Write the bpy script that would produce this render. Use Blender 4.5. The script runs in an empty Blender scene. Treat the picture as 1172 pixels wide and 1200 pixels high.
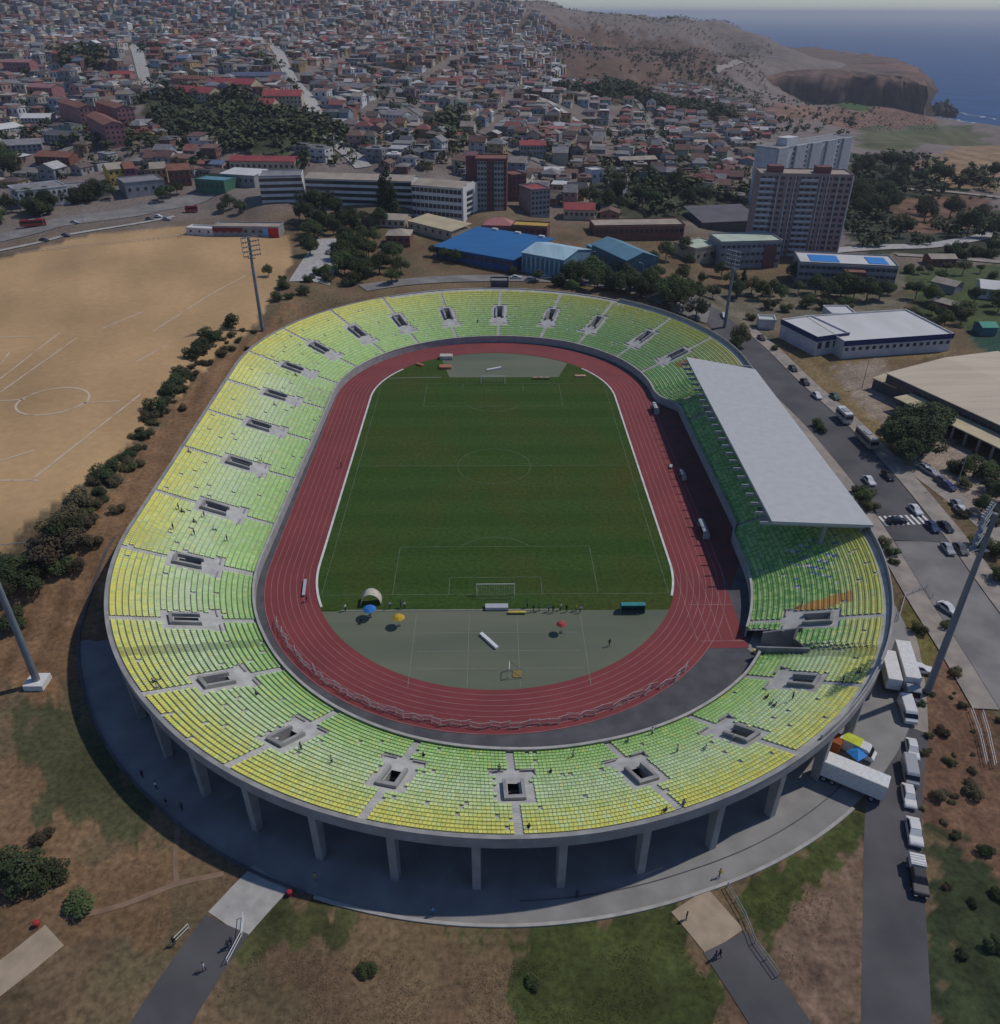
import bpy, bmesh, math, random
import numpy as np
from mathutils import Vector, Matrix
RD = random.Random(11)
NR = np.random.RandomState(5)
SC = bpy.context.scene
COL = SC.collection

# ------------------------------------------------------------------ camera
F, CX, CY = 942.1, 586.0, 600.0
TH, YAW, ROLL = [math.radians(a) for a in (31.88, .79, .16)]
CAM = np.array([-.9, -177.7, 96.9])
FW = np.array([math.sin(YAW)*math.cos(TH), math.cos(YAW)*math.cos(TH), -math.sin(TH)])
_r = np.array([math.cos(YAW), -math.sin(YAW), 0.]); _u = np.cross(_r, FW)
RT = _r*math.cos(ROLL)+_u*math.sin(ROLL); UP = -_r*math.sin(ROLL)+_u*math.cos(ROLL)
cam = bpy.data.cameras.new('camera'); co = bpy.data.objects.new('camera', cam); COL.objects.link(co)
co.matrix_world = Matrix(((RT[0], UP[0], -FW[0], CAM[0]), (RT[1], UP[1], -FW[1], CAM[1]), (RT[2], UP[2], -FW[2], CAM[2]), (0, 0, 0, 1)))
cam.sensor_fit = 'HORIZONTAL'; cam.sensor_width = 36; cam.lens = 36*F/1172
cam.clip_start = 1; cam.clip_end = 90000
SC.camera = co

def ray(px, py):
    return FW+RT*(px-CX)/F-UP*(py-CY)/F
def un(px, py, Z=0.):
    d = ray(px, py); t = (Z-CAM[2])/d[2]
    return CAM+d*t
def pr(x, y, z):
    d = np.array([x, y, z])-CAM; q = d@FW
    return CX+F*(d@RT)/q, CY-F*(d@UP)/q
def pscale(x, y, z):
    return F/((np.array([x, y, z])-CAM)@FW)

# ------------------------------------------------------------------ terrain heights
def sm(a, b, x):
    t = np.clip((x-a)/(b-a), 0, 1); return t*t*(3-2*t)
LS = 42.2
def sd(x, y):
    yy = np.clip(y, -LS, LS); return np.hypot(x, y-yy)
CP = [(-250,330,9),(0,290,10),(150,265,10.5),(250,262,10.5),(340,318,8.5),(450,322,8),(600,328,7.5),(700,332,5.5),(800,345,2.5),(870,360,.8),(1000,350,0),(1150,350,0),(1350,350,0),
(400,285,9.5),(520,275,9.5),(650,275,8),(760,275,5),(880,300,0),(1000,300,-1),(1150,300,-2),(1350,300,-2),
(-250,230,15),(0,225,16),(150,215,17),(300,218,17),(450,228,16),(570,238,14),(680,222,12),(780,228,6),(880,245,0),(1000,250,-9),(1100,240,-12),(1200,240,-12),(1400,240,-12),
(-250,165,27),(0,160,27),(150,160,29),(300,160,30),(450,160,27),(600,160,22),(720,160,14),(820,160,6),(950,170,-6),(1050,180,-13),(1200,185,-16),(1400,185,-16),
(-250,105,42),(0,105,42),(150,105,43),(300,105,44),(450,105,40),(600,105,34),(700,105,24),(800,118,9),(900,125,-4),(1000,138,-22),(1080,145,-36),(1200,165,-40),(1400,170,-50),
(-250,60,62),(0,60,62),(150,60,64),(300,60,64),(450,60,60),(560,60,56),(680,60,48),(780,64,32),(850,70,14)]
cpw = []
for a, b, z in CP:
    p = un(a, b, z); cpw.append((math.atan2(p[0]-CAM[0], p[1]-CAM[1]), math.log(math.hypot(p[0]-CAM[0], p[1]-CAM[1])), z))
def bear(px): d = ray(px, 60); return math.atan2(d[0], d[1])
for px, D, z in [(-250,1900,112),(0,1900,118),(200,1900,122),(400,1900,122),(600,1950,112),(720,2050,96),(790,2100,88),(840,2200,76),(885,2250,52),(930,2300,22),(962,2350,2),(1000,1700,-42),(1080,1500,-55),(1200,1300,-60),(1000,2500,-60),(1100,2000,-75),(1200,1900,-75)]:
    cpw.append((bear(px), math.log(D), z))
CPW = np.array(cpw)
def hfar(x, y):
    b = np.arctan2(x-CAM[0], y-CAM[1]); l = np.log(np.maximum(np.hypot(x-CAM[0], y-CAM[1]), 60))
    if np.ndim(x) == 0:
        w = 1/(((b-CPW[:, 0])/.075)**2+((l-CPW[:, 1])/.15)**2+.12)**2.2
        return float((w*CPW[:, 2]).sum()/w.sum())
    num = 0; den = 1e-12
    for cb, cl, cz in CPW:
        w = 1/(((b-cb)/.075)**2+((l-cl)/.15)**2+.12)**2.2
        num = num+w*cz; den = den+w
    return num/den
COAST = [(bear(p), math.hypot(*(un(p, q, -72)[:2]-CAM[:2]))) for p, q in ((1094,141),(1120,143),(1150,149),(1172,156),(1230,170),(1400,190))]
COAST = [(-3, 9000), (bear(860), 9000), (bear(905), 3200), (bear(962), 2600), (bear(985), 2300), (bear(1088), 2050)]+COAST
def H(x, y):
    x = np.asarray(x, float); y = np.asarray(y, float)
    d = sd(x, y)
    left = sm(-66, -40, y)*sm(-58, -70, x)
    far = sm(92, 116, y)*sm(98, 62, x)
    a = 1-(1-left)*(1-far)
    hn = 8.2*a+2.2*left*sm(80, 93, d)
    hn = hn+.5*np.sin(x*.11+1)*np.sin(y*.09)*sm(84, 96, d)*sm(-60, -120, y)*.5
    D = np.hypot(x-CAM[0], y-CAM[1])
    h = hn+(hfar(x, y)-hn)*sm(305, 380, D)
    h = h+(2.2*np.sin(x*.013+.4)*np.sin(y*.011)+3*np.sin(x*.006+2)*np.sin(y*.0075+1))*sm(500, 900, D)
    h = h+(5*np.sin(x*.021+1.3*np.sin(y*.013))*np.sin(y*.017+x*.006)+3*np.sin(x*.05+y*.02)*np.sin(y*.041-x*.017))*sm(1150, 1600, D)
    b = np.arctan2(x-CAM[0], y-CAM[1])
    cd = np.interp(b, [c[0] for c in COAST], [c[1] for c in COAST])
    h = h+(-95-h)*sm(-25, 60, D-cd)
    carve = sm(66, 73, d)
    return np.where(d < 95, h*carve, h)
def h1(x, y): return float(H(x, y))
def at(px, py, up=0.):
    """point on the terrain (plus up metres) seen along one ray"""
    z = up
    d = ray(px, py)
    t = 30.; last = t
    P = CAM
    while t < 6000:
        P = CAM+d*t
        if P[2] < h1(P[0], P[1])+up: break
        last = t; t *= 1.02
    lo, hi = last, t
    for _ in range(24):
        m = (lo+hi)/2; P = CAM+d*m
        if P[2] < h1(P[0], P[1])+up: hi = m
        else: lo = m
    return P

# ------------------------------------------------------------------ materials
def nt(m):
    m.use_nodes = True; t = m.node_tree; return t, t.nodes['Principled BSDF']
MATS = {}
def mat(name, col, rough=.8, col2=None, scale=1.0, detail=6, metal=0., spec=.3, rnd=0., lo=.35, hi=.65, coord='pos', stretch=None, bump=0.):
    """procedural paint: a noise mix of col and col2, with optional per-object variation"""
    if name in MATS: return MATS[name]
    m = bpy.data.materials.new(name); t, b = nt(m); N = t.nodes; L = t.links
    b.inputs['Roughness'].default_value = rough; b.inputs['Metallic'].default_value = metal
    b.inputs['Specular IOR Level'].default_value = spec
    c2 = col2 if col2 else tuple(c*.78 for c in col)
    if coord == 'pos':
        g = N.new('ShaderNodeNewGeometry'); src = g.outputs['Position']
    else:
        g = N.new('ShaderNodeTexCoord'); src = g.outputs['Object']
    if stretch:
        mp = N.new('ShaderNodeMapping'); mp.inputs['Scale'].default_value = stretch; L.new(src, mp.inputs[0]); src = mp.outputs[0]
    no = N.new('ShaderNodeTexNoise'); no.inputs['Scale'].default_value = scale; no.inputs['Detail'].default_value = detail; L.new(src, no.inputs['Vector'])
    mr = N.new('ShaderNodeMapRange'); mr.inputs[1].default_value = lo; mr.inputs[2].default_value = hi; L.new(no.outputs[0], mr.inputs[0])
    mx = N.new('ShaderNodeMix'); mx.data_type = 'RGBA'
    mx.inputs[6].default_value = (*c2, 1); mx.inputs[7].default_value = (*col, 1); L.new(mr.outputs[0], mx.inputs[0])
    out = mx.outputs[2]
    if rnd:
        oi = N.new('ShaderNodeObjectInfo'); hs = N.new('ShaderNodeHueSaturation')
        r1 = N.new('ShaderNodeMapRange'); r1.inputs[3].default_value = 1-rnd; r1.inputs[4].default_value = 1+rnd; L.new(oi.outputs['Random'], r1.inputs[0])
        L.new(r1.outputs[0], hs.inputs['Value']); L.new(out, hs.inputs['Color'])
        r2 = N.new('ShaderNodeMapRange'); r2.inputs[3].default_value = .5-.05*rnd; r2.inputs[4].default_value = .5+.05*rnd; L.new(oi.outputs['Random'], r2.inputs[0]); L.new(r2.outputs[0], hs.inputs['Hue'])
        out = hs.outputs[0]
    L.new(out, b.inputs['Base Color'])
    if bump:
        bu = N.new('ShaderNodeBump'); bu.inputs['Strength'].default_value = bump; L.new(no.outputs[0], bu.inputs['Height']); L.new(bu.outputs[0], b.inputs['Normal'])
    MATS[name] = m
    return m
def attr_mat(name, rough=.85, scale=.25, amt=.35, scale2=2.5, amt2=.25, spec=.2):
    """the surface's own colour comes from the mesh (seat colours, soil and grass patches), broken up by noise"""
    m = bpy.data.materials.new(name); t, b = nt(m); N = t.nodes; L = t.links
    b.inputs['Roughness'].default_value = rough; b.inputs['Specular IOR Level'].default_value = spec
    a = N.new('ShaderNodeAttribute'); a.attribute_name = 'Col'
    g = N.new('ShaderNodeNewGeometry')
    out = a.outputs['Color']
    for s, k, dt in ((scale, amt, 8), (scale2, amt2, 4)):
        if not k: continue
        no = N.new('ShaderNodeTexNoise'); no.inputs['Scale'].default_value = s; no.inputs['Detail'].default_value = dt; no.inputs['Roughness'].default_value = .65
        L.new(g.outputs['Position'], no.inputs['Vector'])
        mr = N.new('ShaderNodeMapRange'); mr.inputs[1].default_value = .3; mr.inputs[2].default_value = .7; mr.inputs[3].default_value = 1-k; mr.inputs[4].default_value = 1+k
        L.new(no.outputs[0], mr.inputs[0])
        mx = N.new('ShaderNodeMix'); mx.data_type = 'RGBA'; mx.blend_type = 'MULTIPLY'; mx.inputs[0].default_value = 1
        L.new(out, mx.inputs[6]); L.new(mr.outputs[0], mx.inputs[7]); out = mx.outputs[2]
    L.new(out, b.inputs['Base Color'])
    MATS[name] = m
    return m

# ------------------------------------------------------------------ mesh helpers
class MB:
    def __init__(s): s.v = []; s.f = []; s.c = []; s.mi = []
    def add(s, vs, fs, col=None, mi=0):
        o = len(s.v); s.v += [tuple(map(float, v)) for v in vs]
        for f in fs: s.f.append(tuple(o+i for i in f)); s.c.append(col); s.mi.append(mi)
    def box(s, x0, x1, y0, y1, z0, z1, M=None, col=None, mi=0, taper=0.):
        t = taper
        vs = [(x0,y0,z0),(x1,y0,z0),(x1,y1,z0),(x0,y1,z0),(x0+t,y0+t,z1),(x1-t,y0+t,z1),(x1-t,y1-t,z1),(x0+t,y1-t,z1)]
        if M is not None: vs = [tuple(M@Vector(v)) for v in vs]
        s.add(vs, [(3,2,1,0),(4,5,6,7),(0,1,5,4),(1,2,6,5),(2,3,7,6),(3,0,4,7)], col, mi)
    def tube(s, p0, p1, r0, r1=None, n=6, col=None, mi=0, cap=True):
        r1 = r0 if r1 is None else r1
        p0 = Vector(p0); p1 = Vector(p1); d = (p1-p0).normalized()
        a = d.orthogonal().normalized(); b = d.cross(a)
        vs = []
        for p, r in ((p0, r0), (p1, r1)):
            for i in range(n):
                an = 2*math.pi*i/n; vs.append(p+(a*math.cos(an)+b*math.sin(an))*r)
        fs = [(i, (i+1) % n, n+(i+1) % n, n+i) for i in range(n)]
        if cap: fs += [tuple(range(n-1, -1, -1)), tuple(range(n, 2*n))]
        s.add(vs, fs, col, mi)
    def prism(s, pts, z0, z1, col=None, mi=0):
        n = len(pts)
        vs = [(p[0], p[1], z0) for p in pts]+[(p[0], p[1], z1) for p in pts]
        s.add(vs, [(i, (i+1) % n, n+(i+1) % n, n+i) for i in range(n)]+[tuple(range(n-1, -1, -1)), tuple(range(n, 2*n))], col, mi)
    def mesh(s, name, mats, smooth=False):
        me = bpy.data.meshes.new(name); me.from_pydata(s.v, [], s.f)
        for m in (mats if isinstance(mats, (list, tuple)) else [mats]): me.materials.append(m)
        if any(s.mi): me.polygons.foreach_set('material_index', s.mi)
        if any(c is not None for c in s.c):
            at_ = me.color_attributes.new('Col', 'FLOAT_COLOR', 'CORNER')
            buf = []
            for f, c in zip(s.f, s.c): buf += [*(c or (.5, .5, .5)), 1]*len(f)
            at_.data.foreach_set('color', buf)
        if smooth: me.polygons.foreach_set('use_smooth', [True]*len(s.f))
        me.validate(); me.update()
        return me
    def build(s, name, mats, parent=None, smooth=False, loc=None):
        o = bpy.data.objects.new(name, s.mesh(name, mats, smooth)); COL.objects.link(o)
        if parent: o.parent = parent
        if loc is not None: o.location = loc
        return o
def np_mesh(name, V, Fq, m, colv=None, colf=None, parent=None):
    """one object from numpy arrays; Fq: quads"""
    me = bpy.data.meshes.new(name)
    V = np.asarray(V, np.float32); Fq = np.asarray(Fq, np.int32)
    k = Fq.shape[1]
    me.vertices.add(len(V)); me.vertices.foreach_set('co', V.ravel())
    me.loops.add(Fq.size); me.loops.foreach_set('vertex_index', Fq.ravel())
    me.polygons.add(len(Fq)); me.polygons.foreach_set('loop_start', np.arange(len(Fq), dtype=np.int32)*k)
    me.update(calc_edges=True)
    me.materials.append(m)
    if colv is not None:
        a = me.color_attributes.new('Col', 'FLOAT_COLOR', 'POINT')
        a.data.foreach_set('color', np.c_[colv, np.ones(len(V))].astype(np.float32).ravel())
    if colf is not None:
        a = me.color_attributes.new('Col', 'FLOAT_COLOR', 'CORNER')
        a.data.foreach_set('color', np.repeat(np.c_[colf, np.ones(len(Fq))], k, axis=0).astype(np.float32).ravel())
    me.validate()
    o = bpy.data.objects.new(name, me); COL.objects.link(o)
    if parent: o.parent = parent
    return o
def tag(o, label=None, cat=None, group=None, kind=None):
    if label: o['label'] = label
    if cat: o['category'] = cat
    if group: o['group'] = group
    if kind: o['kind'] = kind
    return o
def empty(name, loc, rz=0., label=None, cat=None, group=None):
    o = bpy.data.objects.new(name, None); COL.objects.link(o); o.location = loc; o.rotation_euler = (0, 0, rz)
    o.empty_display_size = .5
    return tag(o, label, cat, group)
def link(name, me, parent=None, loc=(0, 0, 0), rz=0., scale=None):
    o = bpy.data.objects.new(name, me); COL.objects.link(o); o.location = loc; o.rotation_euler = (0, 0, rz)
    if scale is not None: o.scale = scale
    if parent: o.parent = parent
    return o
def copy_tree(o, parent=None):
    kids = [c for c in CH.get(o.name, [])]
    c = o.copy(); COL.objects.link(c)
    if parent: c.parent = parent
    CH[c.name] = [copy_tree(k, c) for k in kids]
    return c
CH = {}
def reg(o, allobs=None):
    """remember a prototype's children for copy_tree"""
    CH[o.name] = list(o.children)
    for c in o.children: reg(c)
    return o
def setmat(o, i, m):
    o.material_slots[i].link = 'OBJECT'; o.material_slots[i].material = m

# labels for repeats: the look of the thing plus where it stands beside a landmark
LAND = {}
ITEMS = []
def later(o, look, noun, cat, group, px, py, only=None):
    o['category'] = cat; o['group'] = group; ITEMS.append((o, look, noun, px, py, only))
ORD = 'first second third fourth fifth sixth seventh eighth ninth tenth eleventh twelfth thirteenth fourteenth fifteenth sixteenth seventeenth eighteenth nineteenth twentieth'.split()
ORD += ['twenty-'+w for w in ORD[:9]]+['thirtieth']+['thirty-'+w for w in ORD[:9]]+['fortieth']+['forty-'+w for w in ORD[:9]]+['fiftieth']+['fifty-'+w for w in ORD[:9]]+['sixtieth']
def do_labels():
    gr = {}
    for it in ITEMS:
        o, look, noun, px, py, only = it
        best = min((k for k in LAND if (k in only if only else 'surf' not in k)), key=lambda k: math.hypot(LAND[k][0]-px, (LAND[k][1]-py)*1.3))
        dx, dy = px-LAND[best][0], py-LAND[best][1]
        if abs(dx) > abs(dy)*1.15: dr = 'right of' if dx > 0 else 'left of'
        else: dr = 'in front of' if dy > 0 else 'behind'
        gr.setdefault((look, noun, best, dr), []).append((math.hypot(dx, dy), it))
    for (look, noun, best, dr), L in gr.items():
        L.sort(key=lambda q: q[0])
        for i, (_, it) in enumerate(L):
            w = f"{look} {noun}" if look else noun
            it[0]['label'] = f"{w} {dr} the {best}" if len(L) == 1 else (f"{w} nearest {dr} the {best}" if i == 0 else f"{w}, {ORD[i]} nearest {dr} the {best}")
# ------------------------------------------------------------------ light
w = bpy.data.worlds.new('World'); SC.world = w; w.use_nodes = True
V_SUN = Vector((-.72, -.30, -1.0))
el = math.atan2(1, math.hypot(.72, .30)); az = math.atan2(.72, .30)
sky = w.node_tree.nodes.new('ShaderNodeTexSky'); sky.sky_type = 'NISHITA'; sky.sun_disc = False
sky.sun_elevation = el; sky.sun_rotation = az; sky.altitude = 200; sky.air_density = 1.0; sky.dust_density = .15; sky.ozone_density = 3
mxs = w.node_tree.nodes.new('ShaderNodeMix'); mxs.data_type = 'RGBA'; mxs.blend_type = 'MULTIPLY'; mxs.inputs[0].default_value = 1; mxs.inputs[7].default_value = (.84, .93, 1.12, 1)
w.node_tree.links.new(sky.outputs[0], mxs.inputs[6]); w.node_tree.links.new(mxs.outputs[2], w.node_tree.nodes['Background'].inputs[0])
w.node_tree.nodes['Background'].inputs[1].default_value = .105
sl = bpy.data.lights.new('sun', 'SUN'); so = bpy.data.objects.new('sun', sl); COL.objects.link(so)
sl.energy = 3.35; sl.angle = math.radians(.9); sl.color = (1, .94, .86)
so.rotation_euler = V_SUN.to_track_quat('-Z', 'Y').to_euler()
SC.view_settings.view_transform = 'Standard'; SC.view_settings.look = 'None'; SC.view_settings.exposure = -.55; SC.view_settings.gamma = 1
SC.render.engine = 'CYCLES'
SC.cycles.max_bounces = 5; SC.cycles.diffuse_bounces = 3; SC.cycles.glossy_bounces = 2; SC.cycles.transparent_max_bounces = 4
SC.cycles.use_denoising = True

# ------------------------------------------------------------------ palette
CONC = mat('concrete', (.36,.35,.33), .9, (.24,.235,.225), .35)
CONC_L = mat('concrete_pale', (.45,.43,.40), .9, (.33,.32,.30), .5)
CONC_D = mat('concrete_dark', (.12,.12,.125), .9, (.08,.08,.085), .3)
ASPH = mat('asphalt', (.115,.108,.112), .9, (.075,.072,.077), .12, detail=9)
ASPH_L = mat('worn_road', (.25,.235,.22), .9, (.17,.16,.155), .15, detail=9)
PAVE = mat('pavement', (.36,.31,.26), .9, (.25,.22,.19), .3)
DIRT = mat('trodden_dirt', (.27,.18,.12), .95, (.2,.13,.085), .5)
TANP = mat('tan_paving', (.42,.33,.23), .9, (.33,.26,.18), .5)
WHITE = mat('white_paint', (.72,.72,.70), .6, (.6,.6,.58), 2)
STEEL = mat('galvanised_steel', (.42,.43,.45), .5, (.3,.31,.33), 2, metal=.4)
DARKMETAL = mat('dark_metal', (.07,.08,.1), .5, (.05,.055,.07), 2)
GLASS = mat('window_glass', (.03,.037,.046), .18, (.05,.056,.062), .6, spec=.5)
BLACK = mat('black_rubber', (.015,.015,.016), .8)
TERR = attr_mat('dry_ground', .95, .05, .26, 1.1, .42)

# ------------------------------------------------------------------ terrain
GREENS = (.060,.075,.022); BROWN = (.178,.122,.068); TAN = (.44,.285,.142); RED = (.15,.082,.052); OCHRE = (.19,.14,.07); DKG = (.040,.052,.022); TOWN = (.19,.155,.135)
ZONES = [  # pixel outlines on the ground and the colour of what grows or lies there
 ([(-250,360),(0,303),(110,275),(220,266),(338,276),(345,305),(303,375),(245,425),(178,497),(100,567),(0,658),(-250,880)], TAN, .6),
 ([(305,388),(350,342),(330,380),(250,470),(215,530),(150,640),(120,700),(60,830),(-40,760),(0,690),(62,665),(120,590),(185,500),(250,425)], (.205,.12,.062), 1.5),
 ([(-100,900),(60,870),(130,1000),(250,1030),(160,1100),(60,1110),(-100,1120)], (.185,.115,.062), 5),
 ([(20,835),(95,825),(120,880),(190,975),(130,985),(40,950)], (.075,.075,.034), 3),
 ([(235,1080),(330,1050),(380,1055),(430,1080),(360,1110),(290,1120)], (.075,.078,.03), 2),
 ([(600,1230),(610,1110),(520,1090),(640,1086),(800,1050),(835,1150),(850,1230)], GREENS, 2),
 ([(862,1042),(1008,950),(1014,985),(960,1035),(925,1075),(900,1108),(880,1090)], GREENS, 1.2),
 ([(905,1108),(1012,985),(1015,1200),(930,1200)], (.19,.125,.085), 1.2),
 ([(1085,965),(1115,950),(1150,1000),(1200,1060),(1200,1230),(1088,1230)], DKG, 2),
 ([(1072,850),(1105,720),(1128,740),(1172,850),(1200,960),(1200,1060),(1120,980),(1080,960)], (.17,.095,.058), 1.5),
 ([(1058,715),(1090,705),(1105,760),(1085,800),(1065,790)], (.13,.11,.035), 1),
 ([(915,415),(1115,400),(1120,415),(1040,425),(1000,440),(1040,520),(1015,520),(960,450)], (.21,.15,.07), 1.5),
 ([(975,430),(1040,420),(1050,450),(1055,520),(1010,480)], (.27,.21,.16), 1.5),
 ([(1070,545),(1060,510),(1085,500),(1200,570),(1200,600),(1120,590)], (.30,.24,.19), 1),
 ([(1055,315),(1180,310),(1180,390),(1120,385),(1070,365)], (.065,.085,.03), 3),
 ([(780,330),(1060,320),(1060,365),(920,372),(900,410),(860,392)], (.15,.13,.09), 3),
 ([(1128,385),(1200,378),(1200,432),(1150,410)], (.03,.075,.05), .5),
 ([(990,178),(1060,182),(1180,250),(1180,300),(1000,298),(985,240)], (.045,.05,.028), 6),
 ([(1045,232),(1150,228),(1170,260),(1090,275),(1050,262)], (.17,.095,.06), 6),
 ([(1060,195),(1180,170),(1180,225),(1120,222)], (.27,.18,.10), 8),
 ([(1010,150),(1100,146),(1160,160),(1060,176),(1000,172)], (.10,.105,.05), 12),
 ([(860,128),(1000,112),(1100,140),(1010,150),(900,140)], (.21,.12,.085), 14),
 ([(975,118),(1020,112),(1025,126),(990,128)], (.055,.10,.028), 8),
 ([(545,22),(700,30),(800,45),(862,62),(850,88),(800,112),(720,120),(640,104),(585,70)], (.13,.082,.058), 20),
 ([(640,104),(720,100),(850,128),(880,150),(760,128)], (.045,.052,.03), 14),
 ([(150,118),(230,108),(410,150),(420,178),(300,185),(200,160)], (.055,.065,.032), 8),
 ([(690,188),(860,190),(895,235),(815,262),(700,252)], (.05,.055,.03), 8),
]
def inpoly(P, x, y):
    c = np.zeros(x.shape, bool); n = len(P)
    for i in range(n):
        x0, y0 = P[i]; x1, y1 = P[(i+1) % n]
        if y0 == y1: continue
        k = ((y0 > y) != (y1 > y)) & (x < (x1-x0)*(y-y0)/(y1-y0)+x0)
        c ^= k
    return c
def vnoise(x, y, s, seed=0):
    """smooth pseudo-random field, about -1..1"""
    r = np.random.RandomState(seed); o = 0
    for _ in range(6):
        a, p, k = r.uniform(0, 6.28), r.uniform(0, 6.28), r.uniform(.6, 1.7)/s
        o = o+np.sin((x*math.cos(a)+y*math.sin(a))*k*6.28+p)
    return o/3.
na, nd = 440, 330
A = np.radians(np.linspace(-62, 62, na)); D_ = np.exp(np.linspace(math.log(22), math.log(3400), nd))
AA, DD = np.meshgrid(A, D_)
X = CAM[0]+np.sin(AA)*DD; Y = CAM[1]+np.cos(AA)*DD
Z = H(X, Y)
col = np.empty(X.shape+(3,)); col[:] = BROWN
dist = DD
t = sm(380, 460, dist)[..., None]; col = col*(1-t)+np.array(TOWN)*t
g = np.clip(.5+.8*vnoise(X, Y, 26, 1)+.3*vnoise(X, Y, 7, 2), 0, 1)[..., None]*(1-t)
col = col*(1-.7*g)+np.array((.105,.088,.045))*.7*g
rr = np.clip(vnoise(X, Y, 17, 3)-.1, 0, 1)[..., None]*(1-t); col = col*(1-.6*rr)+np.array(RED)*.6*rr
for P, c, jit in ZONES:
    W = [at(a, b)[:2] for a, b in P]
    jx = X+vnoise(X, Y, jit*3, 11)*jit; jy = Y+vnoise(X, Y, jit*3, 12)*jit
    k = inpoly(W, jx, jy)
    v = (1+.20*vnoise(X, Y, max(6, jit*5), 14)+.10*vnoise(X, Y, 3, 15))[..., None] if P is not ZONES[0][0] else (1+.09*vnoise(X, Y, 60, 14)+.05*vnoise(X, Y*.3+X*.5, 12, 15))[..., None]
    col[k] = (np.array(c)*v)[k]
# bare ochre and worn bands on the sand field
idx = np.arange(nd*na).reshape(nd, na)
Fq = np.stack([idx[:-1, :-1], idx[:-1, 1:], idx[1:, 1:], idx[1:, :-1]], -1).reshape(-1, 4)
ground = np_mesh('ground', np.stack([X, Y, Z], -1).reshape(-1, 3), Fq, TERR, colv=col.reshape(-1, 3))
ground.data.polygons.foreach_set('use_smooth', [True]*len(Fq)); tag(ground, kind='structure')
SANDM = attr_mat('beaten_sand', .95, .02, .10, .5, .09); ground.data.materials.append(SANDM)
fc = np.stack([X, Y], -1).reshape(-1, 2)[Fq].mean(1)
FIELD = [at(a, b)[:2] for a, b in ZONES[0][0]]
ground.data.polygons.foreach_set('material_index', inpoly(FIELD, fc[:, 0], fc[:, 1]).astype(np.int32))

# ------------------------------------------------------------------ sea and headland
m = bpy.data.materials.new('sea_water'); tt, bb = nt(m); MATS['sea'] = m
bb.inputs['Base Color'].default_value = (.022,.075,.17, 1); bb.inputs['Roughness'].default_value = .55; bb.inputs['Specular IOR Level'].default_value = .1
g_ = tt.nodes.new('ShaderNodeNewGeometry'); n1 = tt.nodes.new('ShaderNodeTexNoise'); n1.inputs['Scale'].default_value = .012; n1.inputs['Detail'].default_value = 9
tt.links.new(g_.outputs['Position'], n1.inputs['Vector'])
bu = tt.nodes.new('ShaderNodeBump'); bu.inputs['Strength'].default_value = .5; bu.inputs['Distance'].default_value = 6; tt.links.new(n1.outputs[0], bu.inputs['Height']); tt.links.new(bu.outputs[0], bb.inputs['Normal'])
cr = tt.nodes.new('ShaderNodeValToRGB'); cr.color_ramp.elements[0].color = (.010,.055,.17, 1); cr.color_ramp.elements[1].color = (.02,.085,.23, 1); cr.color_ramp.elements[0].position = .35; cr.color_ramp.elements[1].position = .7
tt.links.new(n1.outputs[0], cr.inputs[0]); tt.links.new(cr.outputs[0], bb.inputs['Base Color'])
q = MB()
rings = [600, 1200, 2000, 3200, 6000, 15000, 40000]; sg = [math.radians(a) for a in range(-70, 71, 7)]
vs = [(CAM[0]+math.sin(a)*r, CAM[1]+math.cos(a)*r, -75) for r in rings for a in sg]; n_ = len(sg)
q.add(vs, [(i*n_+j, i*n_+j+1, (i+1)*n_+j+1, (i+1)*n_+j) for i in range(len(rings)-1) for j in range(n_-1)])
tag(q.build('sea', m), kind='structure')
# surf lines along the rocks
FOAM = mat('sea_foam', (.62,.66,.68), .8, (.10,.17,.26), .035, lo=.42, hi=.6)
q = MB()
for (a0, b0), (a1, b1), ww in (((1098,137),(1122,136),16),((1112,130),(1172,141),14),((1110,138),(1150,146),10),((1135,147),(1172,158),16),((1088,126),(1110,133),12)):
    p0, p1 = un(a0, b0, -74.6), un(a1, b1, -74.6); k = 14
    dirn = (p1-p0)/np.linalg.norm(p1-p0); nrm = np.array([-dirn[1], dirn[0], 0])
    pts = []
    for i in range(k+1):
        c = p0+(p1-p0)*i/k+nrm*RD.uniform(-7, 7); h_ = ww*RD.uniform(.4, 1)*math.sin(math.pi*(i+.3)/(k+.6)); pts += [c-nrm*h_/2, c+nrm*h_/2]
    q.add(pts, [(2*i, 2*i+2, 2*i+3, 2*i+1) for i in range(k)])
tag(q.build('sea_foam', FOAM), kind='structure')
# the headland: plateau with a broken cliff
HEAD = attr_mat('headland_rock', .95, .01, .35, .06, .35)
back = [(845,64),(880,60),(915,57),(950,56),(985,60),(1020,65),(1050,70),(1072,77)]
front = [(1087,92),(1084,100),(1070,97),(1050,94),(1020,92),(990,91),(955,90),(920,90),(890,92),(868,90),(850,80)]
top = [un(a, b, -2-6*max(0, (a-1040)/50)) for a, b in back+front]
P2 = []
for i in range(len(top)):
    a, b = top[i], top[(i+1) % len(top)]
    for k in range(6):
        c = a+(b-a)*k/6; P2.append(c)
P2 = np.array(P2); cen = P2.mean(0)
rnd = np.random.RandomState(3); nP = len(P2)
V = []; cols = []
lv = [(-.30, 3, (.13,.085,.06)), (-.12, 1.5, (.135,.085,.062)), (0, 0, (.15,.09,.065)), (.02, -14, (.115,.07,.055)), (.035, -34, (.10,.066,.055)), (.05, -56, (.085,.062,.055)), (.075, -82, (.07,.055,.05))]
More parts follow.
